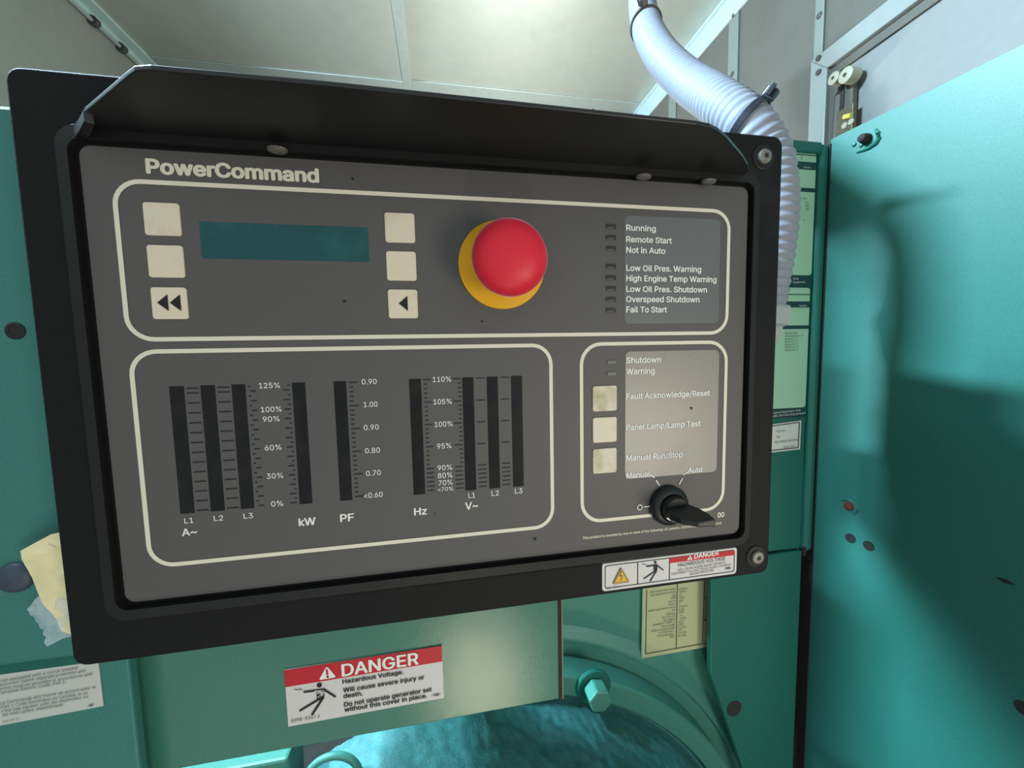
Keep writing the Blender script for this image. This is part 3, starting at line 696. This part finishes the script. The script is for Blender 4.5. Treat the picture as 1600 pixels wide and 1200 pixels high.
def tie(px, py, label, roll, tilt):
    dmin = min(range(len(path)), key=lambda i: np.hypot(*(proj(path[i])-np.array([px, py]))))
    c = path[dmin]; t = path[dmin+3]-path[dmin-3]; t /= np.linalg.norm(t)
    t = t+np.array(tilt); t /= np.linalg.norm(t)
    a = np.cross(t, (0, 1, .13)); a /= np.linalg.norm(a); b = np.cross(t, a)
    o = thing('cable_tie', tuple(c), label, 'cable tie', 'black cable ties round the white conduit')
    n = 40; vs = []; w = .012; r0, r1 = CR+.002, CR+.008
    for i in range(n):
        g = 2*math.pi*i/n; d = a*math.cos(g)+b*math.sin(g)
        vs += [c+d*r0-t*w, c+d*r1-t*w, c+d*r1+t*w, c+d*r0+t*w]
    fs = [(i*4+j, ((i+1) % n)*4+j, ((i+1) % n)*4+(j+1) % 4, i*4+(j+1) % 4) for i in range(n) for j in range(4)]
    MB().add(vs, fs).build('strap', M['tie'], o)
    d = np.array(roll, float); d -= t*np.dot(d, t); d /= np.linalg.norm(d); e2_ = np.cross(t, d)
    P = [c+d*(CR+h)+e2_*s1*.018+t*s2*.02 for h in (.004, .04) for s1, s2 in ((-1, -1), (1, -1), (1, 1), (-1, 1))]
    MB().add(P, [(0, 1, 2, 3), (7, 6, 5, 4), (0, 4, 5, 1), (1, 5, 6, 2), (2, 6, 7, 3), (3, 7, 4, 0)]).build('head', M['tie'], o, bevel=.004)
    P = [c+d*(CR+h)+e2_*(s1*.004+.022+h*.2)+t*s2*.009 for h in (.012, .046) for s1, s2 in ((-1, -1), (1, -1), (1, 1), (-1, 1))]
    MB().add(P, [(0, 1, 2, 3), (7, 6, 5, 4), (0, 4, 5, 1), (1, 5, 6, 2), (2, 6, 7, 3), (3, 7, 4, 0)]).build('tail', M['tie'], o, bevel=.002)
def proj(P):
    q = R @ (np.array(P)-O); return np.array([800+F*q[0]/q[2], 600+F*q[1]/q[2]])
tie(1010, 40, 'black cable tie near the top of the white conduit', (-.5, -.3, -1), (0.1, 0.0, -.35))
tie(1170, 192, 'black cable tie on the white conduit just above the panel corner', (0.1, -1, -.45), (0.35, 0.0, -.1))

# ================================================================ CONTROL PANEL
PN = thing('control_panel', (-.17, .6, .15), 'black generator control box with grey instrument face and red stop button', 'control panel')
px0_, px1_, py0_, py1_ = -1.0734, .7302, -.6837, .5938
MB().prism(rrect(px0_, py0_, px1_, py1_, .028, 5), .006, .036).build('front_plate', M['black'], PN, bevel=.004)
MB().box(-.93, .66, -.655, .50, .036, .47).build('enclosure_box', M['black'], PN, bevel=.01)
MB().box(-.9, .64, .20, .45, .46, .545).build('rear_light_block', M['black'], PN, bevel=.01)  # unseen block added to keep light off the flange and lower door
fx0, fx1, fy0, fy1 = -.9559, .6179, -.5375, .4536
MB().prism(rrect(fx0, fy0, fx1, fy1, .022, 5), 0, .008).build('instrument_face', M['face'], PN)
# molded bezel ring around the face
a = rrect(fx0-.045, fy0-.045, fx1+.038, fy1+.050, .045, 6); b = rrect(fx0-.010, fy0-.008, fx1+.008, fy1+.010, .026, 6)
mid = rrect(fx0-.032, fy0-.034, fx1+.027, fy1+.034, .04, 6)
bz = MB(); bz.ring(a, mid, .006, -.012); bz.ring(mid, b, -.012, -.014); bz.ring(b, b, -.014, .007)
bz.build('bezel', M['bezel'], PN, smooth=True)
# visor
def vis(c, y0, th):
    n = len(c)
    return MB().add([(x, y0, z_) for x, z_ in c]+[(x, y0-th, z_) for x, z_ in c], [tuple(range(n)), tuple(range(2*n-1, n-1, -1))]+[(i, n+i, n+(i+1) % n, (i+1) % n) for i in range(n)])
vc = [(-.961, .004), (-.950, -.012), (-.923, -.036), (-.883, -.075), (-.735, -.190), (-.712, -.207), (-.684, -.214), (-.425, -.216), (-.085, -.211), (.310, -.205), (.345, -.200), (.375, -.188), (.411, -.168), (.514, -.098), (.560, -.062), (.585, -.035), (.605, .004)]
vis(vc, -.564, .009).build('visor', M['visor'], PN, bevel=.002)
vis([(-.962, .003), (-.951, -.013), (-.924, -.038), (-.885, -.077), (-.872, -.070), (-.940, .003)], -.545, .022).build('visor_gusset', M['visor'], PN, bevel=.002)
for i, (px, py) in enumerate(((436, 240), (1003, 281), (1104, 288))):
    zz = -.012
    c = U(px, py, zz)
    vs = []; fs = []; n = 16
    for r, h in ((.021, 0), (.020, .008), (.013, .014)):
        for j in range(n):
            t = 2*math.pi*j/n; vs.append((c[0]+r*math.cos(t), c[1]-.006+h*.6, zz-.008+r*math.sin(t)*.7))
    for q in range(2): fs += [(q*n+j, q*n+(j+1) % n, (q+1)*n+(j+1) % n, (q+1)*n+j) for j in range(n)]
    fs.append(tuple(range(2*n, 3*n)))
    MB().add(vs, fs).build('visor_screw', M['zinc'], PN, smooth=True)
# corner screws
for px, py in ((1199, 242), (1187, 873)):
    c = U(px, py, -.01)
    s = MB().lathe([(.033, .006), (.033, .003), (.031, .002)], c[0], c[1], 28).flat(circ(c[0], c[1], .031, 28), .002).build('corner_screw', M['bezel'], PN, smooth=True)
    MB().lathe([(.0195, .002), (.0195, -.004), (.017, -.007), (.008, -.008), (.0001, -.008)], c[0], c[1], 28).build('screw_head', M['steel'], s, smooth=True)
    MB().flat([(c[0]+r*math.cos(t*math.pi/5), c[1]+r*math.sin(t*math.pi/5)) for t in range(10) for r in ((.009 if t % 2 else .005),)], -.0085).build('socket', M['hole'], s)

zp = -.0012
def outline(x0, y0, x1, y1, r, w=.0095, name='border_line'):
    a = rrect(x0-w/2, y0-w/2, x1+w/2, y1+w/2, r+w/2, 8); b = rrect(x0+w/2, y0+w/2, x1-w/2, y1-w/2, r-w/2, 8)
    MB().ring(a, b, zp).build(name, M['cream'], PN)
outline(-.8996, -.4701, .5600, -.1379, .050)
outline(-.8996, -.1114, .0449, .3745, .050)
outline(.1285, -.1122, .5612, .3728, .055)
def cap(s, L, Rr, h, bold=.0, m='white_print', name='caption', par=None, z=zp):
    mb = MB(); a, b = U(*L, z), U(*Rr, z); c = U(L[0], L[1]-h, z); y = (a[1]+b[1])/2
    text(mb, s, a[0], b[0], y, abs(a[1]-c[1]), z, 0, bold)
    return mb.build(name, M[m], par or PN, recalc=False)
mb = MB()
a0_, b0_ = U(231, 270.5), U(497.5, 285); c0_ = U(231, 249)
text(mb, 'PowerCommand', a0_[0], b0_[0], (a0_[1]+b0_[1])/2, a0_[1]-c0_[1], zp, 0, .085); mb.build('title_lettering', M['cream'], PN, recalc=False)

# membrane keys
def key(x, y, w, h, m, par=PN):
    return MB().prism(rrect(x, y, x+w, y+h, .006, 4), -.004, .001).build('membrane_button', M[m], par, bevel=.0012, seg=1)
kx = (-.84885, -.35612, .15921); ky = (-.4281, -.33941, -.25008); ky2 = (-.00029, .08518, .17056); kw = .0687
ks = {}
for i in (0, 1):
    for j in range(3): ks[i, j] = key(kx[i], ky[j], kw, kw, 'button')
for j in range(3): ks[2, j] = key(kx[2], ky2[j], kw, kw, ('button_worn', 'button', 'button_worn')[j])
def tri_l(mb, cx, cy, w, h, z=-.0052): mb.flat([(cx-w/2, cy), (cx+w/2, cy-h/2), (cx+w/2, cy+h/2)], z)
mb = MB(); tri_l(mb, kx[0]+.0225, ky[2]+kw*.49, .021, .036); tri_l(mb, kx[0]+.0465, ky[2]+kw*.49, .021, .036); mb.build('arrow_symbol', M['ink'], ks[0, 2])
mb = MB(); tri_l(mb, kx[1]+.035, ky[2]+kw*.49, .021, .036); mb.build('arrow_symbol', M['ink'], ks[1, 2])

# display
lx0, lx1, ly0, ly1 = -.7457, -.3945, -.3924, -.3136
MB().prism(rrect(lx0, ly0, lx1, ly1, .004, 3), -.0008, .002).build('display_window', M['lcd'], PN)

# meters
def bar(x0, x1, y0, y1): return MB().box(x0, x1, y0, y1, -.0008, .002).build('meter_bar', M['slot'], PN)
def col(pts): P = [U(*q) for q in pts]; return ((P[0][0]+P[3][0])/2, (P[1][0]+P[2][0])/2)
bars = [[(265, 604.5), (288, 604), (303.75, 801), (281.75, 803.75)], [(314.25, 603), (336.75, 602.75), (350.5, 798), (329, 800)], [(362.5, 601.5), (383.75, 601), (397, 794.5), (376, 796)],
        [(456.75, 598), (477, 597.75), (488, 786.75), (468, 788.5)], [(521.75, 595.5), (540.75, 595), (550.5, 781), (531.25, 783)], [(639.5, 592), (657.5, 591.5), (664.5, 772), (646, 773)],
        [(721.75, 589.5), (739.25, 589), (744.5, 764.5), (727.5, 766)], [(760, 588), (777, 587.75), (782, 761), (765, 762.5)], [(798, 587), (815, 586.5), (818.75, 758), (802, 759.5)]]
ytop = float(np.mean([U(*q)[1] for b_ in bars for q in b_[:2]])); ybt = float(np.mean([U(*q)[1] for b_ in bars for q in b_[2:]]))
BX = [col(b_) for b_ in bars]
for x0, x1 in BX: bar(x0, x1, ytop, ybt)
def ticks(name, segs, w=.0026):
    mb = MB()
    for x0, x1, y in segs: mb.box(x0, x1, y-w/2, y+w/2, zp, zp+.0004)
    return mb.build(name, M['ink'], PN)
def ycrop(x, y): return U(x, y)[1]
ya = [ycrop(312, 560+v/4) for v in (185, 215, 275, 340, 402, 463, 523, 583, 647, 708, 768, 828, 887, 945)]
y120, y0v = ycrop(312, 560+215/4), ycrop(325, 560+945/4)
ya = [ya[0]]+[y120+(y0v-y120)*i/12 for i in range(13)]
g = lambda i, j: (BX[i][1], BX[j][0])
for i, j in ((0, 1), (1, 2)):
    x0, x1 = g(i, j); ticks('scale_marks', [(x0+.005, x1-.004, y) for y in ya])
x0 = BX[2][1]
ticks('scale_marks', [(x0+.010, x0+.022, y) for y in ya[1:]]+[(x0+.006, x0+.011, (p_+q_)/2) for p_, q_ in zip(ya[1:], ya[2:])]+[(x0+.006, x0+.011, ya[0])])
x1 = BX[3][0]
ticks('scale_marks', [(x1-.020, x1-.006, y) for y in ya[1:]]+[(x1-.010, x1-.005, (p_+q_)/2) for p_, q_ in zip(ya[1:], ya[2:])]+[(x1-.010, x1-.005, ya[0])])
x0 = BX[4][1]; yp0, yp5 = ycrop(550, 560+150/4), ycrop(557, 560+863/4)
yp = [yp0+(yp5-yp0)*i/5 for i in range(6)]
ticks('scale_marks', [(x0+.006, x0+.027, y) for y in yp]+[(x0+.007, x0+.015, a_+(b_-a_)*k/5) for a_, b_ in zip(yp, yp[1:]) for k in range(1, 5)])
yh = [ycrop(668, 560+v/4) for v in (133, 273, 412, 552, 690, 717, 745, 772, 800, 827)]
yh0, yh4, yh9 = yh[0], yh[4], yh[9]
yh = [yh0+(yh4-yh0)*i/4 for i in range(5)]+[yh4+(yh9-yh4)*i/5 for i in range(1, 6)]
sub = [a_+(b_-a_)*k/5 for a_, b_ in zip(yh[:4], yh[1:5]) for k in range(1, 5)]
x0 = BX[5][1]; ticks('scale_marks', [(x0+.006, x0+.024, y) for y in yh]+[(x0+.007, x0+.0145, y) for y in sub])
x1 = BX[6][0]; ticks('scale_marks', [(x1-.0235, x1-.004, y) for y in yh]+[(x1-.011, x1-.003, y) for y in sub])
for i, j in ((6, 7), (7, 8)):
    x0, x1 = g(i, j); ticks('scale_marks', [(x0+.007, x1-.006, y) for y in yh])

for s, l, r, h, bo in (
    ('125%', (405, 606.5), (437.5, 606), 8.2, 0), ('100%', (408, 643.8), (440, 643.2), 8.2, 0), ('90%', (411, 659), (437, 658.3), 8.2, 0), ('60%', (414, 703.5), (440, 703), 8.2, 0), ('30%', (417, 748), (442.5, 747), 8.2, 0), ('0%', (424, 791.2), (442.5, 790.5), 8.2, 0),
    ('L1', (288.5, 817.8), (302.5, 816.8), 8, 0), ('L2', (334.5, 814), (349, 813), 8, 0), ('L3', (381, 810.3), (395.7, 809.3), 8, 0), ('A~', (285, 837.5), (308, 835.5), 11, .04), ('kW', (467.5, 822), (493, 819.5), 11.5, .05),
    ('0.90', (565.5, 600.5), (588.7, 600), 8, 0), ('1.00', (568.5, 636), (590, 635.5), 8, 0), ('0.90', (568.7, 672), (592, 671), 8, 0), ('0.80', (570.7, 708), (593.7, 707.3), 8, 0), ('0.70', (572.2, 743.5), (595.2, 742.3), 8, 0), ('<0.60', (569, 778), (598, 776.6), 8, 0), ('PF', (532.3, 815.5), (553, 813.5), 11.5, .05),
    ('110%', (676.3, 597), (704.7, 596.2), 8, 0), ('105%', (677.5, 631.8), (705.7, 631), 8, 0), ('100%', (679.3, 666.8), (707, 666), 8, 0), ('95%', (683.3, 701), (705, 700.2), 8, 0), ('90%', (684, 734.8), (706.2, 734), 8, 0), ('80%', (684.5, 747), (706.7, 746), 8, 0), ('70%', (685.5, 758.4), (707, 757.5), 8, 0), ('<70%', (684.3, 767.5), (708, 766.5), 6, 0),
    ('Hz', (647.7, 805), (666.7, 803.5), 11, .05), ('V~', (727.3, 796.5), (746.5, 794.5), 11, .04), ('L1', (732, 778.2), (742.4, 777.4), 7.8, 0), ('L2', (768.2, 774.8), (779.4, 774), 7.8, 0), ('L3', (804.8, 771.3), (816.2, 770.4), 7.8, 0)):
    cap(s, l, r, h, bo or .012)

# indicator legends
lw = MB().prism(rrect(*(U(976, 338)[0], U(1050, 340)[1]), *(U(1124, 420)[0], U(1050, 505.5)[1]), .014, 5), -.0008, .001).build('legend_window', M['legend'], PN, label='grey translucent legend window')
for s, r, y in (('Running', 1024.3, 360), ('Remote Start', 1049.2, 378), ('Not in Auto', 1039.2, 394.6), ('Low Oil Pres. Warning', 1095.2, 422), ('High Engine Temp Warning', 1119, 439.2), ('Low Oil Pres. Shutdown', 1104.3, 455.6), ('Overspeed Shutdown', 1092.5, 472), ('Fail To Start', 1041.7, 488)):
    cap(s, (978.7, y), (r, y+(r-978.7)*(.035 if y < 430 else .012)-(0 if y < 465 else (r-978.7)*.012)), 8.8, .05, par=PN, z=-.0022)
for y in (354.5, 371.5, 388.7, 416.5, 434.5, 451, 468, 485):
    c = U(954.5, y)
    l_ = MB().prism(rrect(c[0]-.0135, c[1]-.0055, c[0]+.0135, c[1]+.0055, .003, 3), -.0035, .001).build('indicator', M['face'], PN)
    MB().prism([(c[0]-.0125, c[1]-.0055), (c[0]+.0125, c[1]-.0055), (c[0]+.0125, c[1]+.0055), (c[0]+.0085, c[1]+.0055), (c[0]+.0070, c[1]+.001), (c[0]-.0125, c[1]+.002)], -.0042, -.003).build('lens', M['led'], l_)
lw2 = MB().prism(rrect(U(977, 560)[0], U(1050, 548)[1], U(1121.5, 640)[0], U(1050, 742.5)[1], .014, 5), -.0008, .001).build('legend_window', M['legend_low'], PN, label='beige legend window with a warm reflection painted in')
for s, l, r, h in (('Shutdown', (978.7, 567), (1032, 566.3), 8.8), ('Warning', (978.7, 584.8), (1022.4, 583.7), 8.8), ('Fault Acknowledge/Reset', (978.7, 623.5), (1108.8, 618), 8.4), ('Panel Lamp/Lamp Test', (978.7, 671.8), (1093.8, 665.8), 8.4),
                   ('Manual Run/Stop', (978.7, 719.5), (1066.2, 713.8), 8.2), ('Manual', (978.7, 747.2), (1015.2, 744), 8.2), ('Auto', (1074.7, 739.2), (1096.8, 736.6), 7.6)):
    cap(s, l, r, h, .05, z=-.0022)
for y in (566, 584):
    c = U(955, y); MB().prism(rrect(c[0]-.0125, c[1]-.0045, c[0]+.0125, c[1]+.0045, .002, 2), -.003, .001).build('indicator', M['led_grey'], PN, label='pale grey indicator slot')
mb = MB(); z = -.0022
for pts in ([(1016.6, 742), (1022, 746)], [(1025.4, 751), (1030.2, 758.2)], [(1074.5, 737), (1067.8, 742)], [(1066.3, 747.5), (1061.6, 756)], [(1006.5, 791.8), (1015, 791.2)]):
    mb.stroke([U(*q, z)[:2] for q in pts], .0032, z)
c = U(999.8, 792.8, z); mb.ring(circ(c[0], c[1], .0085, 20), circ(c[0], c[1], .0060, 20), z)
mb.build('switch_marks', M['white_print'], PN)
cap('00', (1121.3, 808.6), (1131, 807.4), 7.5, .06, 'cream')
cap('This product is covered by one or more of the following US patents: 5006802,5006781,5781815,', (910.3, 844.8), (1128, 816.9), 4.0, .04, 'cream')

# emergency stop
ex, ey_ = -.0785, -.3120
es = thing('emergency_stop_button', (ex, ey_, 0), None, None); es.parent = PN; es.location = W(ex, ey_, 0)-PN.location
MB().lathe([(.1085, .0), (.1085, -.008), (.105, -.0105), (.045, -.0105), (.045, -.005)], ex, ey_, 64).build('collar', M['yellow'], es, smooth=True, label='yellow round collar')
MB().lathe([(.045, -.004), (.045, -.075), (.05, -.08)], ex, ey_, 40).build('stem', M['yellow'], es, smooth=True)
prof = [(.030, -.070), (.055, -.072), (.072, -.078), (.081, -.088), (.0855, -.100), (.0852, -.112), (.081, -.121), (.0745, -.1295), (.064, -.137), (.050, -.1425), (.034, -.146), (.017, -.148), (.0001, -.1485)]
MB().lathe(prof, ex+.002, ey_+.007, 72).build('mushroom_cap', M['red'], es, smooth=True, label='red mushroom cap')

# selector switch
kx_, ky_ = U(1047, 789)[0], U(1047, 789)[1]
c = U(1046, 790, -.01); kx_, ky_ = c[0], c[1]
sk = thing('selector_switch', (kx_, ky_, 0), None, None); sk.parent = PN; sk.location = W(kx_, ky_, 0)-PN.location
MB().lathe([(.0565, .0), (.0565, -.012), (.053, -.020), (.046, -.026), (.040, -.028), (.036, -.022), (.0001, -.022)], kx_, ky_, 56).build('ring', M['knob'], sk, smooth=True)
MB().lathe([(.036, -.018), (.036, -.040), (.033, -.048), (.0001, -.048)], kx_, ky_, 48).build('hub', M['knob'], sk, smooth=True)
hh = MB()
def kb(x0, x1, hy0, hy1, z, sh=0): return [(kx_+x0, ky_-hy0+sh, z), (kx_+x1, ky_-hy1+sh, z), (kx_+x1, ky_+hy1+sh, z), (kx_+x0, ky_+hy0+sh, z)]
lay = [kb(-.034, .034, .010, .016, -.044), kb(-.040, .044, .010, .016, -.075), kb(-.030, .050, .008, .013, -.108), kb(.000, .048, .006, .010, -.136)]
V = [q for l_ in lay for q in l_]
fs = [(0, 1, 2, 3), tuple(reversed(range(12, 16)))]
for j in range(3): fs += [(j*4+i, (j+1)*4+i, (j+1)*4+(i+1) % 4, j*4+(i+1) % 4) for i in range(4)]
hd = hh.add(V, fs).build('handle', M['knob'], sk, bevel=.003)
hd2 = MB().flat([(kx_-.040+.0, ky_+.0, -.0)], 0) if False else None
z = -.0495
MB().flat([(kx_-.034, ky_+.018), (kx_-.022, ky_+.011), (kx_-.022, ky_+.025)], z).build('pointer_mark', M['white_print'], sk)

# small danger label on the plate
z = .0035
ds = MB()
Pd = [U(*q, z) for q in ((941, 882.5), (1151, 852.5), (1151, 893.5), (941, 927))]
dx0, dx1 = (Pd[0][0]+Pd[3][0])/2, (Pd[1][0]+Pd[2][0])/2; dy0, dy1 = (Pd[0][1]+Pd[1][1])/2, (Pd[2][1]+Pd[3][1])/2
dl = MB().prism(rrect(dx0, dy0, dx1, dy1, .010, 5), z, .0062).build('danger_label', M['danger_paper'], PN, label='white three-field danger label with yellow triangle')
cr = (930, 845, 6.6667); z1_ = z-.0012
mb = MB(); i_ = .0085
a = rrect(dx0+i_-.001, dy0+i_-.001, dx1-i_+.001, dy1-i_+.001, .007, 4); b = rrect(dx0+i_+.001, dy0+i_+.001, dx1-i_-.001, dy1-i_-.001, .006, 4)
mb.ring(a, b, z1_)
xd1, xd2 = U(930+444/6.667, 900, z1_)[0], U(930+775/6.667, 890, z1_)[0]
mb.box(xd1-.0012, xd1+.0012, dy0+i_, dy1-i_, z1_-.0002, z1_); mb.box(xd2-.0012, xd2+.0012, dy0+i_, dy1-i_, z1_-.0002, z1_)
mb.build('divider_lines', M['ink'], dl)
yh_ = U(930+1000/6.667, 845+205/6.667, z1_)[1]
MB().prism([(xd2+.001, dy0+i_), (dx1-i_-.003, dy0+i_), (dx1-i_, dy0+i_+.003), (dx1-i_, yh_), (xd2+.001, yh_)], z1_-.0004, z1_).build('red_header', M['danger_red'], dl)
z2 = z1_-.0012
mb = MB(); ptext(mb, 'DANGER', (1085, 872.8), (1122.6, 867), 7.2, z2, .05); mb.flat(Q([(957, 202), (1016, 193), (987, 150)], z2, cr), z2); mb.build('header_print', M['white_print'], dl, recalc=False)
mb = MB(); mb.stroke(Q([(987, 166), (988, 182)], z2-.0006, cr), .0022, z2-.0006); mb.stroke(Q([(988, 190), (988, 191)], z2-.0006, cr), .0022, z2-.0006); mb.build('exclamation_mark', M['danger_red'], dl, recalc=False)
mb = MB()
for s, l, r, h, bo in (('HAZARDOUS VOLTAGE', (865, 275), (1358, 202), 5.6, 0), ('WILL CAUSE SEVERE INJURY OR DEATH.', (862, 318), (1365, 235), 3.2, 0), ('DISCONNECT ALL ELECTRICAL SUPPLY SOURCES', (798, 360), (1418, 258), 3.2, 0), ('BEFORE SERVICING.', (990, 362), (1242, 315), 3.2, 0), ('-TMI-', (1345, 302), (1420, 290), 2.6, .1), ('0098-7904 C', (117, 508), (265, 485), 2.6, 0)):
    ptext(mb, s, (cr[0]+l[0]/cr[2], cr[1]+l[1]/cr[2]), (cr[0]+r[0]/cr[2], cr[1]+r[1]/cr[2]), h, z2, bo)
mb.build('wording', M['ink'], dl, recalc=False)
def rtri(cx, cy, s, r, n=5):
    P = []; ring_ = [(cx, cy-s), (cx+s*.88, cy+s*.62), (cx-s*.88, cy+s*.62)]
    for k in range(3):
        p = np.array(ring_[k]); a_ = np.array(ring_[k-1])-p; b_ = np.array(ring_[(k+1) % 3])-p
        a_ /= np.linalg.norm(a_); b_ /= np.linalg.norm(b_)
        for t in np.linspace(0, 1, n): P.append(tuple(p+r*((1-t)**2*a_+t*t*b_)))
    return P
tc_ = Q([(268, 378)], z2, cr)[0]
MB().flat(rtri(tc_[0], tc_[1], .0300, .007), z2).build('triangle_border', M['ink'], dl)
MB().flat(rtri(tc_[0], tc_[1], .0278, .007), z2-.0003).build('triangle_rim', M['warn_yellow'], dl)
MB().flat(rtri(tc_[0], tc_[1], .0245, .006), z2-.0006).build('triangle_line', M['ink'], dl)
MB().flat(rtri(tc_[0], tc_[1], .0222, .005), z2-.0009).build('triangle_field', M['warn_yellow'], dl)
mb = MB(); z3 = z2-.0012
mb.stroke(Q([(270, 320), (254, 368), (282, 362), (268, 412)], z3, cr), .0022, z3); mb.build('bolt_symbol', M['ink'], dl, recalc=False)
mb = MB()
man(mb, cr, z2, 1, (628, 225, 13), [([(542, 268), (640, 252)], 12), ([(640, 252), (708, 305)], 12), ([(620, 322), (512, 394)], 11), ([(638, 318), (574, 422)], 12), ([(487, 246), (520, 245), (540, 264)], 4)])
mb.flat(Q([(612, 262), (650, 258), (648, 305), (636, 335), (612, 325)], z2, cr), z2-.0001)
mb.build('falling_man_pictogram', M['ink'], dl, recalc=False)
# little dark nicks on the face and scuffs
for px, py, r in ((551, 279.5, .0035), (538, 471, .004), (753.5, 502, .0035), (836, 842, .005), (1080, 637.5, .0045), (680, 803, .002)):
    c = U(px, py, -.0015); MB().flat([(c[0]+r*math.cos(t)*random.uniform(.6, 1.1), c[1]+r*math.sin(t)*random.uniform(.6, 1.1)) for t in np.linspace(0, 5.6, 8)], -.0016 if px != 1080 else -.0026).build('scuff', M['ink'], PN)
